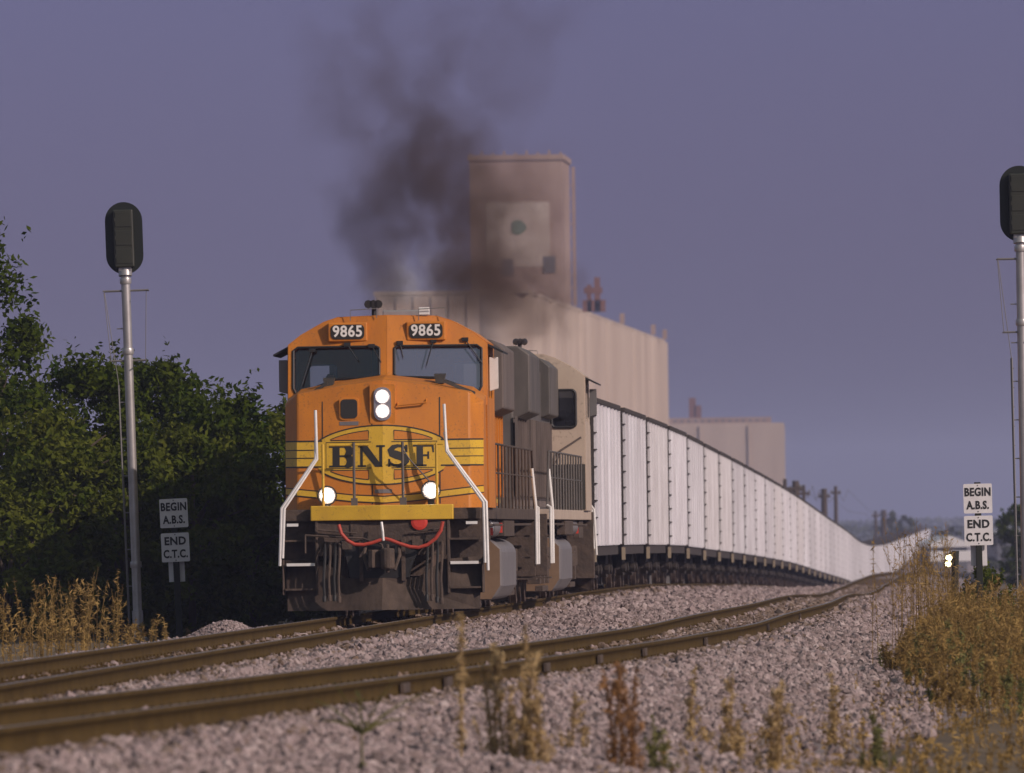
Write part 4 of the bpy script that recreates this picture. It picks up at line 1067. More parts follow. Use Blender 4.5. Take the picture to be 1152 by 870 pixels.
def sign(px, d, py_c1, py_c2, base_px, label):
    b = on(base_px, d, 690); c1 = at(px, py_c1, d); c2 = at(px+1.5, py_c2, d)
    t = empty('track_limit_sign', (b.x, d, b.z), 0, label, 'railway sign', 'BEGIN A.B.S. END C.T.C. signs')
    ang = math.atan2(c1.x-b.x, c1.z-b.z); t.rotation_euler = (0, ang, 0)
    h1 = (c1.z-b.z)/math.cos(ang); h2 = (c2.z-b.z)/math.cos(ang)
    m = MB(); m.box(-.05, .05, .0, .10, 0, h1+.26); m.build('post', M['post'], t, bevel=.006)
    for h, l1, l2 in ((h1, 'BEGIN', 'A.B.S.'), (h2, 'END', 'C.T.C.')):
        m = MB(); m.prism([(x, z+h) for x, z in rrect(-.228, .228, -.235, .235, .02, 3)], -.012, -.003); pl = m.build('sign_plate', M['signw'], t)
        m = MB(); 
        for dz in (-.16, .16): m.lathe([(.012, 0), (.01, .006)], (0, -.012, h+dz*1.3), (0, -1, 0), 8)
        build_split(m, 'bolt', M['galvd'], pl)
        for dz, tx in ((.10, l1), (-.11, l2)):
            text_part('lettering', tx, .178, M['signb'], pl, Matrix.Translation((0, -.0155, h+dz)) @ Matrix.Rotation(R(90), 4, 'X'), bold=.006, sx=.80 if tx == 'BEGIN' else (.78 if '.' in tx else .95), spacing=1.08)
    m = MB(); m.box(-.13, .13, .102, .11, h2-.56, h2-.20); m.build('rear_plate', M['signw'], t)
    return t
sign(195.5, 170.5, 577.5, 616, 202, 'white BEGIN A.B.S. and END C.T.C. sign against the dark trees')
sign(1100, 167, 561, 597, 1104, 'white BEGIN A.B.S. and END C.T.C. sign above the weeds at right')

# ------------------------------------------------------------------ vegetation generators
def leaf_quads(C, size, droop=0.3, elong=1.6, wid=.38):
    n = len(C); a = rng.standard_normal((n, 3)); a[:, 2] = a[:, 2]*.8-droop; a /= np.linalg.norm(a, axis=1)[:, None]
    b = np.cross(a, rng.standard_normal((n, 3))); b /= np.linalg.norm(b, axis=1)[:, None]
    s = (size*rng.uniform(.6, 1.3, n))[:, None]
    V = np.stack([C-a*s*elong*.5, C+b*s*wid, C+a*s*elong*.5, C-b*s*wid], 1).reshape(-1, 3)
    return V, np.arange(4*n).reshape(-1, 4)
def make_tree(loc, H, Rw, label, nl=12000, leaf=.085, mat_=None, name='broadleaf_tree', cat='tree', group='trees left of the tracks', clumps=90, low=.1, sz=None):
    t = empty(name, tuple(loc), random.uniform(0, 6), label, cat, group)
    m = MB(); tips = []
    lean = Vector((random.uniform(-.2, .2), random.uniform(-.2, .2), 0))
    tr = [Vector((0, 0, -.2)), Vector((0, 0, H*.25))+lean*.5, Vector((0, 0, H*.5))+lean*1.5, Vector((0, 0, H*.8))+lean*2.5]
    m.tube(tr, max(.07, H*.022), 8, r1=.03)
    for k in range(11):
        z = H*random.uniform(.15, .7); a = random.uniform(0, 2*PI); r = Rw*random.uniform(.5, .9)
        e = Vector((math.cos(a)*r, math.sin(a)*r, min(H*.95, z+H*random.uniform(.1, .3))))
        mid = (Vector((0, 0, z))+e)*.5+Vector((0, 0, .2)); m.tube([(lean.x, lean.y, z), mid, e], .05, 6, r1=.012)
    m.build('trunk', M['bark'], t, smooth=True)
    # clumps of leaves over an uneven crown
    k = clumps; u = rng.random(k); a = rng.uniform(0, 2*PI, k); h = rng.uniform(low, 1, k)
    prof = np.clip(1-np.abs(h-.45)**3*4.2, .18, 1)
    lob = 1+.25*np.sin(a*3+loc[0])+.15*np.sin(a*5+h*6)
    rr = Rw*prof*lob*np.sqrt(u*.75+.25)
    C = np.stack([rr*np.cos(a), rr*np.sin(a), h*H], 1)
    cs = rng.uniform(.24, .50, k)*(H/6)**.5
    idx = rng.integers(0, k, nl)
    g_ = rng.standard_normal((nl, 3)); g_ /= np.linalg.norm(g_, axis=1)[:, None]; g_ *= (rng.random(nl)**.45)[:, None]
    Pn = C[idx]+g_*cs[idx][:, None]*np.array([1.15, 1.15, .85])
    # a few protruding sprigs
    ns = nl//12; i2 = rng.integers(0, k, ns//10+1); 
    sp = []
    for q in i2:
        d_ = np.array([math.cos(a[q])*.5, math.sin(a[q])*.5, 1.0])*rng.uniform(.4, .9); tt = rng.random(12)[:, None]
        sp.append(C[q]+d_*tt*cs[q]*2.2+rng.standard_normal((12, 3))*.04)
    Pn = np.concatenate([Pn]+sp); Pn[:, 2] = np.maximum(Pn[:, 2], .05)
    V, Fi = leaf_quads(Pn, leaf)
    np_mesh('crown', V, 4, Fi, mat_ or M['leaf'], t)
    return t
# (px, distance, top y in photo, crown radius, label)
TREES = [(-20, 181, 285, .95, 'tallest dark green tree, rising at the left edge of the picture'),
         (14, 190, 365, .9, 'green tree just behind the tallest one at the left edge'),
         (88, 186, 412, 1.5, 'broad dark tree behind the left signal mast, on its left side'),
         (170, 192, 418, 1.45, 'dark tree right behind the left signal mast and above the white sign'),
         (246, 188, 448, 1.2, 'rounded dark tree between the white sign and the orange locomotive'),
         (305, 195, 470, 1.3, 'lower dark tree partly hidden behind the orange locomotive'),
         (55, 176, 470, 1.2, 'low bushy tree in front at left, behind the tall dry weeds'),
         (135, 177, 500, 1.15, 'low dark bush directly behind the foot of the left signal mast'),
         (215, 179, 490, 1.2, 'low dark bush close behind the white sign beside the train'),
         (285, 180, 520, 1.15, 'low dark bush next to the nose of the orange locomotive'),
         (60, 196, 560, 1.3, 'low bush deep in the shade behind the tall dry weeds at left'),
         (128, 200, 545, 1.4, 'bush in the shade between the signal mast and the broad tree'),
         (185, 198, 570, 1.4, 'dark bush filling the shade behind the white sign'),
         (240, 200, 560, 1.4, 'dark bush in the shade right of the white sign'),
         (300, 203, 565, 1.4, 'dark bush in the shade beside the front steps of the orange locomotive'),
         (5, 174, 560, 1.1, 'small dark bush at the left edge behind the dry weeds')]
for px, d, ty, rw, lb in TREES:
    b = on(px, d); H = at(px, ty, d).z-b.z
    thin = .5 if px < 20 and ty < 400 else 1
    make_tree(b, H, rw, lb, nl=int((10000*rw*H/5+4000)*thin), clumps=int((75*rw*H/5+24)*(.6 if thin < 1 else 1)), low=.02, mat_=M['leaf2'] if ty >= 470 else None)  # low bushes get a paler leaf colour to brighten the shaded base

def stems(base, H, n_leaf, spread=.1, r=.006, leaf=.05, curve=.15, heads=True, branch=0):
    """one dry weed: returns V,F of quads (3-sided stems as ribbons crossed) and leaves"""
    V = []; Fi = []
    def ribbon(p0, p1, p2, r_):
        K = 5
        for ax in ((1, 0, 0), (0, 1, 0)):
            b = len(V); ax = np.array(ax)
            for k in range(K):
                t = k/(K-1); p = p0*(1-t)**2+2*p1*t*(1-t)+p2*t*t; rr = r_*(1-.6*t)
                V.append(p-ax*rr); V.append(p+ax*rr)
            for k in range(K-1): Fi.append((b+2*k, b+2*k+1, b+2*k+3, b+2*k+2))
    base = np.array(base, float); d = rng.uniform(-1, 1, 2)*spread*H
    top = base+np.array([d[0], d[1], H]); mid = base+np.array([d[0]*curve, d[1]*curve, H*.55])
    ribbon(base, mid, top, r); P_ = []
    for k in range(n_leaf):
        t = rng.uniform(.12, 1); p = base*(1-t)**2+2*mid*t*(1-t)+top*t*t; P_.append(p+rng.standard_normal(3)*leaf*.45*(1.2-t*.6))
    for k in range(branch):
        t = rng.uniform(.3, .85); p = base*(1-t)**2+2*mid*t*(1-t)+top*t*t; a = rng.uniform(0, 2*PI); l = H*rng.uniform(.15, .35)*(1.2-t)
        e = p+np.array([math.cos(a)*l*.8, math.sin(a)*l*.8, l]); ribbon(p, (p+e)/2+np.array([0, 0, -.1*l]), e, r*.6)
        for q in range(n_leaf//(branch+1)+1): u = rng.uniform(.2, 1); P_.append(p*(1-u)+e*u+rng.standard_normal(3)*leaf*.35)
    nb = len(V); V = np.array(V)
    if P_:
        LV, LF = leaf_quads(np.array(P_), leaf, -.35, 2.8, .24); return np.concatenate([V, LV]), np.concatenate([np.array(Fi), LF+nb])
    return V, np.array(Fi)
def join(parts):
    Vs = []; Fs = []; n = 0
    for V, Fi in parts: Vs.append(V); Fs.append(Fi+n); n += len(V)
    return np.concatenate(Vs), np.concatenate(Fs)
def weed_mass(name, placer, count, hrange, nleaf, m, label, cat='weeds', leaf=.045, branch=2, r=.006, spread=.12):
    ps = []
    for k in range(count):
        x, y, hs = placer()
        ps.append(stems((x, y, gz(x, y) if (x-XA(y)) > off(y)+4.5 or x-XA(y) < -2.9 else float(bed(np.array(x-XA(y)), np.array(y)))), random.uniform(*hrange)*hs, nleaf, spread, r, leaf, branch=branch))
    V, Fi = join(ps); o = np_mesh(name, V, 4, Fi, m); return tag(o, label, cat, kind='stuff')
# right-hand thicket
def pr():
    while True:
        y = random.uniform(113, 168); o = float(off(y)); s0 = 2.9 + 1.5*max(0, min(1, (132-y)/18))
        s = o+random.uniform(s0, s0+4.2); x = float(XA(y))+s
        px = 576+x/y*F
        if px < 965+0.0*y: continue
        e = min(1, (s-o-s0)/1.2+.35)*(1 if y > 122 else .75)
        return x, y, e
weed_mass('dry_weeds', pr, 1200, (.4, 1.35), 60, M['weed'], 'dense golden brown thicket of dry weeds right of the tracks', branch=7, leaf=.028, spread=.16)
weed_mass('green_weeds', pr, 420, (.4, 1.0), 30, M['weedg'], 'greener weeds growing low inside the dry thicket at right', leaf=.04)
def pr2():
    while True:
        y = random.uniform(128, 175); o = float(off(y)); x = float(XA(y))+o+random.uniform(2.6, 5.0); px = 576+x/y*F
        if 975 < px < 1075: return x, y, 1
weed_mass('sparse_tall_weeds', pr2, 60, (1.3, 2.05), 22, M['weed'], 'tall thin bare weed stems in front of the far cars at right', leaf=.028, branch=7, r=.005, spread=.1)
# left-hand weeds
def pl_():
    while True:
        y = random.uniform(138, 172); x = float(XA(y))-random.uniform(2.5, 4.6); px = 576+x/y*F
        if -20 < px < 175 or (px < 330 and random.random() < .25): return x, y, (1.0 if px < 130 else .45)
weed_mass('tall_dry_grass', pl_, 105, (.3, 1.25), 24, M['weed'], 'tall dry grass along the far side of the tracks at lower left', branch=2, leaf=.034, spread=.16)
# low dry grass on the ground at lower right
def pg():
    while True:
        y = random.uniform(72, 130); o = float(off(y)); x = float(XA(y))+o+random.uniform(2.6, 8.5); px = 576+x/y*F
        s = x-float(XA(y))-o
        if -60 < px < 1200 and random.random() < sm(2.6, 5.2, s): return x, y, 1
weed_mass('dry_ground_grass', pg, 1300, (.04, .20), 5, M['weed'], 'short dry grass thinning out over the gravel at lower right', branch=0, leaf=.035, r=.004)

# single weeds in front of the gravel
FW = [(519, 862, 690, 'weed', 1, 'single tall seedy weed stalk left of the middle, crossing both rails'),
      (563, 858, 722, 'weed', 4, 'dry weed clump in the gravel, just right of the single tall stalk'),
      (598, 866, 700, 'weed', 6, 'tallest bushy dry weed clump, in the gravel below the white coal cars'),
      (648, 850, 775, 'weed', 2, 'short thin dry weed between the bushy clump and the reddish one'),
      (702, 872, 742, 'weedr', 5, 'reddish brown weed clump in the gravel at bottom centre'),
      (786, 842, 745, 'weed', 2, 'thin pale weed in the gravel right of the reddish clump'),
      (822, 858, 752, 'weed', 4, 'dry weed tuft in the gravel below the far coal cars'),
      (872, 872, 765, 'weed', 5, 'dry weed tuft near the bottom, left of the large thicket'),
      (945, 842, 755, 'weed', 3, 'sparse brown weed just left of the large thicket'),
      (408, 880, 742, 'weedg', 0, 'pale green weed with long spreading leaves at lower left'),
      (740, 872, 800, 'weedg', 3, 'small greenish weed near the bottom centre of the gravel'),
      (988, 866, 800, 'weedg', 3, 'small green and brown weed at the foot of the thicket')]
for px, py, ty, mt, ns, lb in FW:
    # walk the view ray down to the ground
    d = 60.0
    while d < 140:
        p = at(px, py, d); s = p.x-float(XA(d))
        if p.z < float(bed(np.array(s), np.array(d))) + .0: break
        d += .25
    zb = float(bed(np.array(s), np.array(d))); H = at(px, ty, d).z-zb
    ps = []
    if ns == 0:
        ps.append(stems((0, 0, 0), H*.75, 10, .03, .010, .05))
        for a, l in ((-.9, .8), (.95, 1.0), (.5, .9), (-.45, .95), (1.3, .6), (-1.3, .55)):
            e = np.array([math.sin(a)*l*H*.62, rng.uniform(-.1, .1), H*.45+math.cos(a)*l*H*.5]); b0 = np.array([0, 0, H*.42])
            for ax in ((0, 0, .016), (0, .016, 0)):
                ax = np.array(ax); mid = (b0+e)/2+np.array([0, 0, .06]); V = []
                for t in (0, .33, .66, 1): q = b0*(1-t)**2+2*mid*t*(1-t)+e*t*t; V += [q-ax*(1-t*.8), q+ax*(1-t*.8)]
                ps.append((np.array(V), np.array([(2*k, 2*k+1, 2*k+3, 2*k+2) for k in range(3)])))
    for k in range(ns):
        sp = 0.03 if ns == 1 else .10
        h_ = H if k == 0 else H*random.uniform(.45, .95)
        ps.append(stems((random.uniform(-.09, .09)*(ns > 1), random.uniform(-.1, .1), 0), h_, int((170 if ns == 1 else 85)*h_)+14, sp, .010, .034, branch=2 if ns > 1 else 0))
        if ns > 1:
            for q in range(4): ps.append(stems((random.uniform(-.14, .14), random.uniform(-.14, .14), 0), H*random.uniform(.15, .45), 16, .25, .004, .028))
    V, Fi = join(ps); o = np_mesh('weed_plant', V, 4, Fi, M[mt]); o.location = (p.x, d, zb-.02)
    if mt == 'weed': o.data.materials[0] = M['weedp']
    tag(o, lb, 'weed', 'weeds standing in the gravel')
# a few dark sticks lying on the gravel
for k, (a, b) in enumerate((((828, 744), (868, 758)), ((868, 716), (930, 738)), ((930, 738), (995, 745)), ((835, 808), (880, 822)))):
    q = []
    for (px, py) in (a, ((a[0]+b[0])/2, (a[1]+b[1])/2), b):
        d = 60.0
        while d < 220:
            p = at(px, py, d); s = p.x-float(XA(d)); h = float(bed(np.array(s), np.array(d)))
            if p.z < h+.03: break
            d += .25
        q.append(Vector((p.x, d, h+.045)))
    m = MB(); m.tube([v-q[0] for v in q], .013, 6); o = m.build('dry_stick', M['grime']); o.location = q[0]
    tag(o, ['short dark stick on the gravel, left end of the line of twigs', 'long dark stick on the gravel pointing at the thicket', 'dark stick on the gravel touching the thicket edge', 'lowest dark stick on the gravel near the dry tufts'][k], 'stick', 'dark sticks on the gravel')

# right side: round bush, dark tree at the edge
b = on(1103, 186); make_tree(b, at(1103, 640, 186).z-b.z, .42, 'small round green bush under the right hand white sign', nl=3500, leaf=.06, mat_=M['leaf2'], name='bush', cat='bush', group=None, clumps=26)
b = on(1150, 520); make_tree(b, at(1150, 572, 520).z-b.z, 1.0, 'dark narrow tree at the right edge beyond the sign', nl=6000, leaf=.16, name='broadleaf_tree', group=None, clumps=50)

# ------------------------------------------------------------------ grain elevator
def elevator():
    d0 = 1300; gzv = -5.2
    t = empty('grain_elevator', (0, d0, gzv), 0, 'tall tan concrete grain elevator with square headhouse and long row of silos behind the train', 'grain elevator')
    def loc(px, py, d): p = at(px, py, d); return Vector((p.x, d-d0, p.z-gzv))
    # silo row receding along the right face
    zt = loc(600, 329, 1300).z
    r = 4.6; p0 = loc(600, 400, 1300); p1 = loc(752, 400, 1655)
    L = (p1-p0).length; n = 38
    m = MB(); m.cur = 0
    for k in range(n+1):
        f = k/n; x = p0.x+(p1.x-p0.x)*f-r; y = r+(1655-1300)*f
        m.lathe([(r, 0), (r, zt)], (x, y, 0), (0, 0, 1), 28)
    for k in (5, 12, 19, 27, 33):
        f = k/n; m.lathe([(r+.5, 0), (r+.5, zt-.3), (r+.1, zt-.1)], (p0.x+(p1.x-p0.x)*f-r, r+(1655-1300)*f, 0), (0, 0, 1), 28)
    m.build('silos', M['conc'], t, smooth=True)
    m = MB(); m.box(p0.x-19.5, p0.x-r, .5, 60, 0, zt-.2)
    for q in range(7): m.box(p0.x-19.2+q*2.2, p0.x-19.0+q*2.2, .35, .5, 0, zt-.3)
    m.build('workhouse', M['conc'], t)
    m = MB(); x0, x1 = p0.x-19.7, p0.x
    m.add([(x0, .6, zt-.1), (p0.x-.4, .6, zt-.1), (p1.x-.4, 358, zt-.1), (p1.x-12, 358, zt-.1), (x0, .6, zt+.35), (p0.x-.4, .6, zt+.35), (p1.x-.4, 358, zt+.35), (p1.x-12, 358, zt+.35)],
          [(0, 3, 2, 1), (4, 5, 6, 7), (0, 1, 5, 4), (1, 2, 6, 5), (2, 3, 7, 6), (3, 0, 4, 7)])
    m.build('silo_roof', M['conc'], t)
    # headhouse
    a = loc(528, 181, 1396); c = loc(632, 181, 1396)
    m = MB(); sk = .055; dp = 20
    def hb(x0, x1, y0, y1, z0, z1): m.add([(x0, y0, z0), (x1, y0, z0), (x1+sk*(y1-y0), y1, z0), (x0+sk*(y1-y0), y1, z0), (x0, y0, z1), (x1, y0, z1), (x1+sk*(y1-y0), y1, z1), (x0+sk*(y1-y0), y1, z1)],
                                           [(0, 3, 2, 1), (4, 5, 6, 7), (0, 1, 5, 4), (1, 2, 6, 5), (2, 3, 7, 6), (3, 0, 4, 7)])
    hb(a.x, c.x, 96, 96+dp, 0, a.z)
    m.build('headhouse', M['concd'], t)
    m = MB(); hb(a.x-.25, c.x+.25, 95.75, 96.3+dp, a.z, a.z+.7)
    for k in range(9): m.box(a.x+k*1.5, a.x+k*1.5+.3, 95.8, 96.1, a.z+.7, a.z+1.0+.25*(k % 2))
    m.build('parapet', M['concd'], t)
    q0 = loc(546, 228, 1396); q1 = loc(619, 300, 1396)
    m = MB(); m.box(q0.x, q1.x, 95.90, 95.98, q1.z, q0.z); m.build('painted_square', M['concw'], t)
    q = loc(583, 256, 1396); m = MB(); m.prism([(q.x+1.0*math.cos(R(x))*(1+.15*math.cos(R(3*x))), q.z+1.0*math.sin(R(x))) for x in range(0, 360, 20)], 95.80, 95.88); m.build('painted_mark', M['logo'], t)
    m = MB()
    for px, py in ((618, 297), (571, 300)):
        q = loc(px, py, 1396); m.box(q.x-.8, q.x+.8, 95.84, 95.895, q.z-1.2, q.z+1.0)
    build_split(m, 'window', M['dkwall'], t)
    # outside leg and ladder tower on the right corner
    m = MB(); q = loc(644, 200, 1396)
    m.box(q.x-.1, q.x+.35, 98, 98.5, zt+.4, q.z+1.5)
    for k in range(10): m.box(q.x-.4, q.x+.4, 97.9, 98.6, zt+1+k*1.7, zt+1.15+k*1.7)
    m.build('ladder_tower', M['concd'], t)
    # sloped conveyor housing
    s0 = loc(588, 305, 1304); s1 = loc(625, 328, 1304)
    m = MB(); m.add([(s0.x, 4, s0.z), (s1.x, 4, s1.z), (s1.x, 4, s1.z-1.2), (s0.x, 4, s0.z-1.2), (s0.x, 6, s0.z), (s1.x, 6, s1.z), (s1.x, 6, s1.z-1.2), (s0.x, 6, s0.z-1.2)],
                    [(0, 3, 2, 1), (4, 5, 6, 7), (0, 1, 5, 4), (1, 2, 6, 5), (2, 3, 7, 6), (3, 0, 4, 7)]); m.build('conveyor_gallery', M['concd'], t)
    # rusty roof leg on the silos
    dd = 1420; q = loc(668, 345, dd); m = MB(); y = dd-d0
    tz = loc(668, 312, dd).z; bz = zt
    m.box(q.x-.9, q.x-.3, y, y+.8, bz, tz-1); m.box(q.x+.1, q.x+.9, y, y+.8, bz, tz); m.box(q.x-1.3, q.x+1.2, y-.1, y+1, tz-2.2, tz-1.4); m.box(q.x-1.5, q.x+1.6, y, y+1, bz, bz+1.6)
    m.build('roof_leg', M['brownst'], t)
    # vents on the silo roof edge
    m = MB()
    for px, py, d in ((605, 329, 1312), (622, 330, 1335), (700, 360, 1505), (735, 376, 1590), (748, 383, 1630)):
        q = loc(px, py, d); m.box(q.x-.35, q.x+.35, d-d0, d-d0+.8, zt, zt+1.5)
    build_split(m, 'roof_vent', M['concd'], t)
elevator()
def annex():
    d0 = 2300; t = empty('grain_elevator', (0, d0, -5.2), 0, 'smaller flat topped grain elevator farther off, right of the large one', 'grain elevator')
    def loc(px, py, d): p = at(px, py, d); return Vector((p.x, d-d0, p.z+5.2))
    a = loc(750, 480, d0); c = loc(883, 482, d0); r = (c.x-a.x)/8
    m = MB()
    m.box(a.x, c.x, .6, r*6, 0, a.z)
    for k in (2, 5): m.box(a.x+r*k*1.1, a.x+r*k*1.1+.3, .2, .62, 0, a.z)
    m.build('silos', M['conc'], t, smooth=True)
    m = MB(); m.box(a.x+.2, c.x-.2, .8, r*6-1, a.z-.5, a.z+.5); m.build('silo_roof', M['conc'], t)
    e = loc(868, 469, d0); m = MB(); m.box(a.x+.4, e.x, 2, r*5, a.z+.5, e.z); m.build('gallery', M['concd'], t)
    m = MB(); x = a.x+1.5
    while x < e.x-1: m.box(x, x+.8, 1.93, 2.0, a.z+.9, e.z-.5); x += 1.5
    build_split(m, 'gallery_window', M['dkwall'], t)
    q = loc(782, 450, d0); m = MB(); m.box(q.x-1.3, q.x+.2, 4, 5.5, e.z, q.z+.5); m.box(q.x-.2, q.x+1.4, 4, 5.5, e.z, q.z-1.2); m.build('roof_leg', M['brownst'], t)
annex()

# ------------------------------------------------------------------ utility poles behind the train
PO = [(883, 539, 640, 'first'), (895, 541, 690, ''), (904, 546, 740, ''), (927, 550, 820, ''), (940, 547, 930, ''), (985, 575, 1250, ''), (994, 574, 1300, ''), (1036, 590, 1700, '')]
plb = ['pole with clear crossarm at the corner of the farther elevator', 'thick pole just right of the farther elevator', 'thinner pole right beside the thick one by the elevator', 'lone pole halfway between elevator and end of the cars',
       'hazy tall pole right of the lone one', 'left pole of the pair above the dip in the train', 'right pole of the pair above the dip in the train', 'tiny far pole above the last visible cars']
tops = []
for (px, ty, d, _), lb in zip(PO, plb):
    p = at(px, ty, d); z0 = gz(p.x, d); H = p.z-z0
    t = empty('utility_pole', (p.x, d, z0), 0, lb, 'utility pole', 'utility poles behind the train')
    r = .16 if d < 900 else .22
    if px in (895, 927, 994): r *= 2
    m = MB(); m.tube([(0, 0, -.3), (0, 0, H)], r, 8, r1=r*.7); m.build('pole', M['pole'], t)
    cw = 1.0 if px in (883, 1036) else .45
    m = MB(); m.box(-cw, cw, -.08, .08, H-.7, H-.5)
    if px == 883: m.box(-1.0, 1.0, -.08, .08, H-1.5, H-1.35)
    m.build('crossarm', M['pole'], t)
    m = MB()
    for x in (-cw+.1, cw-.1): m.lathe([(.05, 0), (.07, .08), (.03, .18)], (x, 0, H-.5), (0, 0, 1), 6)
    build_split(m, 'insulator', M['galvd'], t)
    tops.append(Vector((p.x, d, p.z-.35)))
m = MB()
for a, b in zip(tops[:-1], tops[1:]):
    for dx in (-1.1, 1.1):
        m.tube([a+Vector((dx, 0, 0)), (a+b)/2+Vector((dx, 0, -.8)), b+Vector((dx, 0, 0))], .015, 4)
tag(m.build('overhead_wires', M['pole']), 'thin dark wires strung between the poles behind the train', 'wires')

# ------------------------------------------------------------------ right background
def shed(px0, px1, py_top, py_bot, d, depth, wallm, label, roofm=None):
    a = at(px0, py_top, d); c = at(px1, py_bot, d); z0 = gz(a.x, d)
    t = empty('warehouse', ((a.x+c.x)/2, d, z0), 0, label, 'warehouse', 'low buildings on the horizon'); hw_ = (c.x-a.x)/2; H = a.z-z0
    m = MB(); m.box(-hw_, hw_, 0, depth, 0, H*.72); m.build('wall', wallm, t)
    m = MB(); m.prism([(-hw_-.4, H*.72), (hw_+.4, H*.72), (hw_+.4, H*.8), (0, H), (-hw_-.4, H*.8)], -.5, depth+.5); m.build('roof', roofm or M['sheet'], t)
    m = MB(); x = -hw_+1.5
    while x < hw_-3: m.box(x, x+2.2, -.06, 0, .1, H*.5); x += 5
    build_split(m, 'dock_door', M['dkwall'], t)
shed(1050, 1088, 603, 618, 1150, 40, M['dkwall'], 'long low shed with white roof left of the right hand sign')
shed(1122, 1160, 594, 612, 1500, 40, M['dkwall'], 'low building with pale roof near the right edge of the picture')
# white trailer parked in front of the shed
p = at(1072, 620, 900); z0 = gz(p.x, 900)
t = empty('box_trailer', (p.x, 900, z0), 0, 'long white trailer parked below the shed left of the right hand sign', 'trailer')
m = MB(); m.box(-2.0, 2.0, -1.2, 1.2, p.z-z0-.9 if p.z-z0 > 1.2 else .9, max(p.z-z0, 2.2)); m.build('box', M['sheet'], t, bevel=.05)
m = MB()
for x in (-1.4, 1.4):
    for y in (-1, 1): m.lathe([(.45, -.12), (.45, .12), (.2, .13)], (x, y, .45), (0, 1, 0), 14)
m.box(-1.9, 1.9, -.5, .5, .5, .95); m.build('running_gear', M['black'], t)
# lit lamp unit on a leaning post beside the far track
b = on(1071, 205, 640)
t = empty('dwarf_signal', (b.x, b.y, b.z), 0, 'two bright yellow lamps on a dark leaning post among weeds', 'dwarf signal')
tp = at(1075, 620, 205); m = MB(); v = tp-b; m.tube([(0, 0, 0), v], .07, 8); m.box(v.x-.12, v.x+.03, v.y-.05, v.y+.1, v.z-.28, v.z-.02); m.build('post', M['post'], t)
for px, py in ((1067.5, 627.5), (1066.5, 634.5)):
    q = at(px, py, 204.7)-b; m = MB(); m.lathe([(.06, 0), (.055, .02), (0, .03)], q, (0, -1, 0), 14); m.build('lamp', M['amber'], t, smooth=True)
    m = MB(); m.lathe([(.05, 0), (.08, .06), (.08, .16)], q+Vector((0, .16, 0)), (0, -1, 0), 14); m.tube([q+Vector((0, .12, 0)), (v.x*.8, v.y*.8, q.z)], .02, 6); m.build('lamp_housing', M['black'], t)

# far tree belts
def belt(name, d, x0, x1, hlo, hhi, n, leaf, label):
    X = rng.uniform(x0, x1, n); hh = hlo+(hhi-hlo)*(.5+.25*np.sin(X*.045)+.25*np.sin(X*.013+2)); z = rng.random(n)**.8*hh
    Y = d+rng.uniform(0, 40, n); C = np.stack([X, Y, z-5.2], 1); V, Fi = leaf_quads(C, leaf, 0, 1.2); o = np_mesh(name, V, 4, Fi, M['farleaf'])
    return tag(o, label, 'woods', kind='stuff')
belt('distant_woods', 2700, -230, 330, 5, 8.5, 26000, 1.0, 'hazy blue belt of woods along the horizon')
belt('horizon_woods', 4200, -400, 520, 7, 11, 26000, 1.6, 'faintest strip of woods behind the hazy belt')
# hazy trees above the dip
for px, ty, d, lb in ((1003, 575, 1500, 'thin hazy tree above the dip in the train, left one'), (1018, 583, 1550, 'thin hazy tree above the dip in the train, right one'), (1063, 590, 1300, 'grey hazy tree left of the long low shed'), (1128, 592, 1000, 'dark tree just right of the right hand sign')):
    p = at(px, ty, d); z0 = gz(p.x, d); make_tree((p.x, d, z0), p.z-z0, 1.6, lb, nl=1500, leaf=.35, mat_=M['farleaf'], group='hazy trees on the horizon', clumps=26)

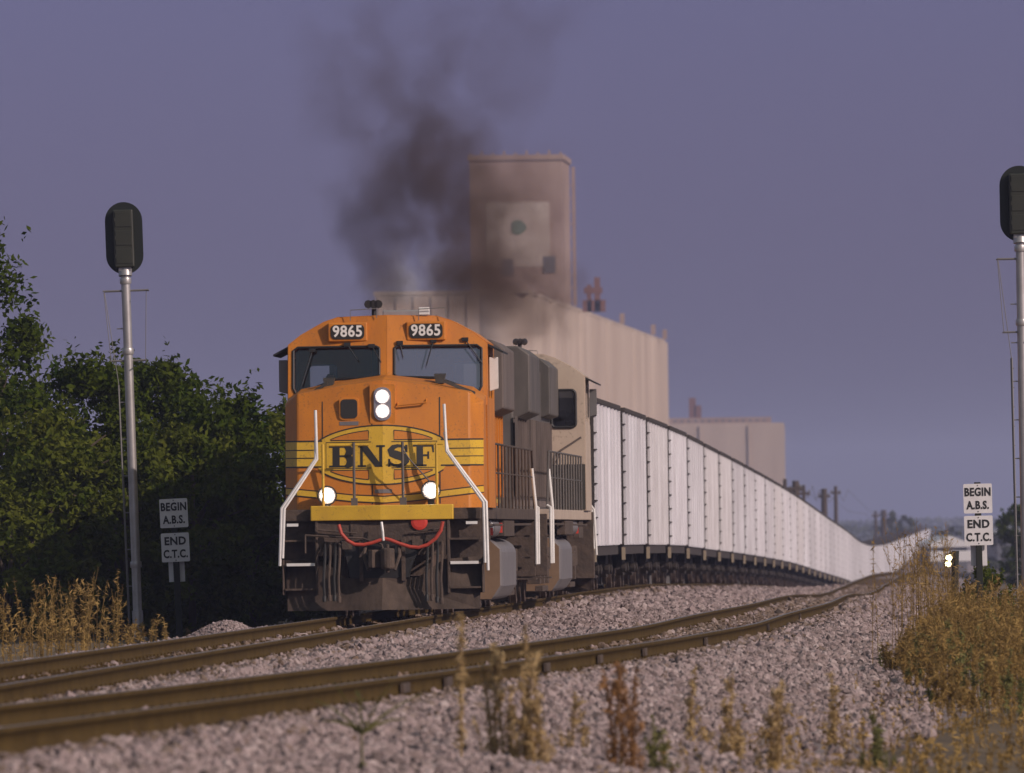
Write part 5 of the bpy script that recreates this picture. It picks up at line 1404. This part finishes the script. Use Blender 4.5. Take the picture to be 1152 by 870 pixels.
# ------------------------------------------------------------------ smoke
def smoke(name, path, ydepth, dens, col, label, Y, nscale=0.55, seed=0.0, thr=0.42):
    """path: (px, py, radius px) at distance Y"""
    k = Y/F; pts_ = [(at(px, py, Y), r*k) for px, py, r in path]
    zmin, zmax = pts_[0][0].z, pts_[-1][0].z
    xmin = min(p.x-r for p, r in pts_); xmax = max(p.x+r for p, r in pts_)
    c = Vector(((xmin+xmax)/2, Y, zmin)); W = xmax-xmin; H = zmax-zmin
    me_ = MB(); me_.box(-W/2, W/2, -ydepth, ydepth, 0, H)
    m = bpy.data.materials.new(name); m.use_nodes = True; n = m.node_tree; n.nodes.clear(); N = n.nodes.new; L = n.links.new
    out = N('ShaderNodeOutputMaterial'); pv = N('ShaderNodeVolumePrincipled'); pv.inputs['Color'].default_value = (*col, 1); pv.inputs['Anisotropy'].default_value = .2
    L(pv.outputs[0], out.inputs['Volume'])
    tc = N('ShaderNodeTexCoord'); sp = N('ShaderNodeSeparateXYZ')
    # warp
    nw = N('ShaderNodeTexNoise'); nw.inputs['Scale'].default_value = nscale*.8; nw.inputs['Detail'].default_value = 2
    mpw = N('ShaderNodeMapping'); mpw.inputs['Location'].default_value = (seed, seed*2, 0); L(tc.outputs['Object'], mpw.inputs[0]); L(mpw.outputs[0], nw.inputs['Vector'])
    s_ = N('ShaderNodeVectorMath'); s_.operation = 'SUBTRACT'; s_.inputs[1].default_value = (.5, .5, .5); L(nw.outputs['Color'], s_.inputs[0])
    sc_ = N('ShaderNodeVectorMath'); sc_.operation = 'SCALE'; sc_.inputs['Scale'].default_value = 1.5; L(s_.outputs[0], sc_.inputs[0])
    ad = N('ShaderNodeVectorMath'); ad.operation = 'ADD'; L(tc.outputs['Object'], ad.inputs[0]); L(sc_.outputs[0], ad.inputs[1])
    L(ad.outputs[0], sp.inputs[0])
    sp0 = N('ShaderNodeSeparateXYZ'); L(tc.outputs['Object'], sp0.inputs[0])
    def math_(op, a, b=None, clamp=False):
        q = N('ShaderNodeMath'); q.operation = op; q.use_clamp = clamp
        for i_, v in ((0, a), (1, b)):
            if v is None: continue
            if isinstance(v, (int, float)): q.inputs[i_].default_value = v
            else: L(v, q.inputs[i_])
        return q.outputs[0]
    def curve(vals):
        fc = N('ShaderNodeFloatCurve'); cv = fc.mapping.curves[0]; lo = min(vals); hi = max(vals)+1e-6
        zs_ = [(p.z-zmin)/H for p, _ in pts_]
        for i_, (zz, v) in enumerate(zip(zs_, vals)):
            vv = (v-lo)/(hi-lo)
            if i_ == 0: cv.points[0].location = (0, vv)
            elif i_ == len(vals)-1: cv.points[-1].location = (1, vv)
            else: cv.points.new(zz, vv)
        fc.mapping.update(); L(zn, fc.inputs['Value'])
        return math_('ADD', math_('MULTIPLY', fc.outputs[0], hi-lo), lo)
    zn = math_('DIVIDE', sp0.outputs['Z'], H)
    cx = curve([p.x-c.x for p, _ in pts_]); rr = curve([r for _, r in pts_]); dn = curve(dens)
    dx = math_('DIVIDE', math_('SUBTRACT', sp.outputs['X'], cx), rr); dy = math_('DIVIDE', sp.outputs['Y'], ydepth*.75)
    rad = math_('SQRT', math_('ADD', math_('MULTIPLY', dx, dx), math_('MULTIPLY', dy, dy)))
    fall = math_('SUBTRACT', 1.0, rad, True); fall = math_('POWER', fall, .8)
    nz = N('ShaderNodeTexNoise'); nz.inputs['Scale'].default_value = nscale; nz.inputs['Detail'].default_value = 3.5; nz.inputs['Roughness'].default_value = .55
    mp = N('ShaderNodeMapping'); mp.inputs['Location'].default_value = (seed+3, seed, seed*1.3); mp.inputs['Scale'].default_value = (1, 1, .75); L(ad.outputs[0], mp.inputs[0]); L(mp.outputs[0], nz.inputs['Vector'])
    nn = math_('MULTIPLY', math_('SUBTRACT', nz.outputs[0], thr), 4.0, True)
    edge0 = math_('MULTIPLY', math_('MULTIPLY', zn, 12, True), math_('MULTIPLY', math_('SUBTRACT', 1.0, zn), 5, True))
    d_ = math_('MULTIPLY', math_('MULTIPLY', fall, nn), math_('MULTIPLY', dn, edge0))
    L(d_, pv.inputs['Density'])
    m.cycles.volume_step_rate = 1.0 if hasattr(m, 'cycles') else 1
    o = me_.build(name, m); o.location = c
    return tag(o, label, 'smoke', kind='stuff')
smoke('exhaust_smoke', [(525, 372, 95), (525, 330, 130), (512, 290, 125), (484, 230, 115), (468, 170, 120), (472, 110, 140), (490, 40, 185), (510, -60, 250)], 1.7,
      [1.2, 2.4, 2.9, 2.8, 2.3, 1.4, .7, .3], (.20, .14, .125), 'dark brown exhaust smoke rising from the orange locomotive', 178, nscale=1.0, seed=2.0, thr=.42)
smoke('exhaust_haze', [(595, 395, 50), (585, 350, 80), (575, 310, 90), (565, 270, 85), (575, 215, 75), (600, 150, 70)], 1.3, [.6, 1.8, 2.5, 1.9, .9, .3], (.24, .155, .13), 'thinner brown smoke drifting over the foot of the headhouse', 195, nscale=1.2, seed=5.0, thr=.41)
smoke('white_puff', [(470, 345, 55), (470, 320, 70), (465, 290, 60), (455, 255, 50)], 1.0, [.5, 1.6, 1.2, .2], (.9, .85, .85), 'pale puff of vapour low over the orange cab roof', 181, nscale=1.3, seed=9.0, thr=.45)

# ------------------------------------------------------------------ haze
hz_ = MB(); hz_.box(-5600, 5600, -300, 7600, -9, 60)
hm = bpy.data.materials.new('haze'); hm.use_nodes = True; n = hm.node_tree; n.nodes.clear()
o_ = n.nodes.new('ShaderNodeOutputMaterial'); pv = n.nodes.new('ShaderNodeVolumePrincipled')
pv.inputs['Color'].default_value = (.60, .66, 1.0, 1); pv.inputs['Density'].default_value = 0.00016; pv.inputs['Anisotropy'].default_value = 0
n.links.new(pv.outputs[0], o_.inputs['Volume'])
hb_ = hz_.build('haze', hm); tag(hb_, 'thin bluish haze over the whole scene', 'haze', kind='stuff')
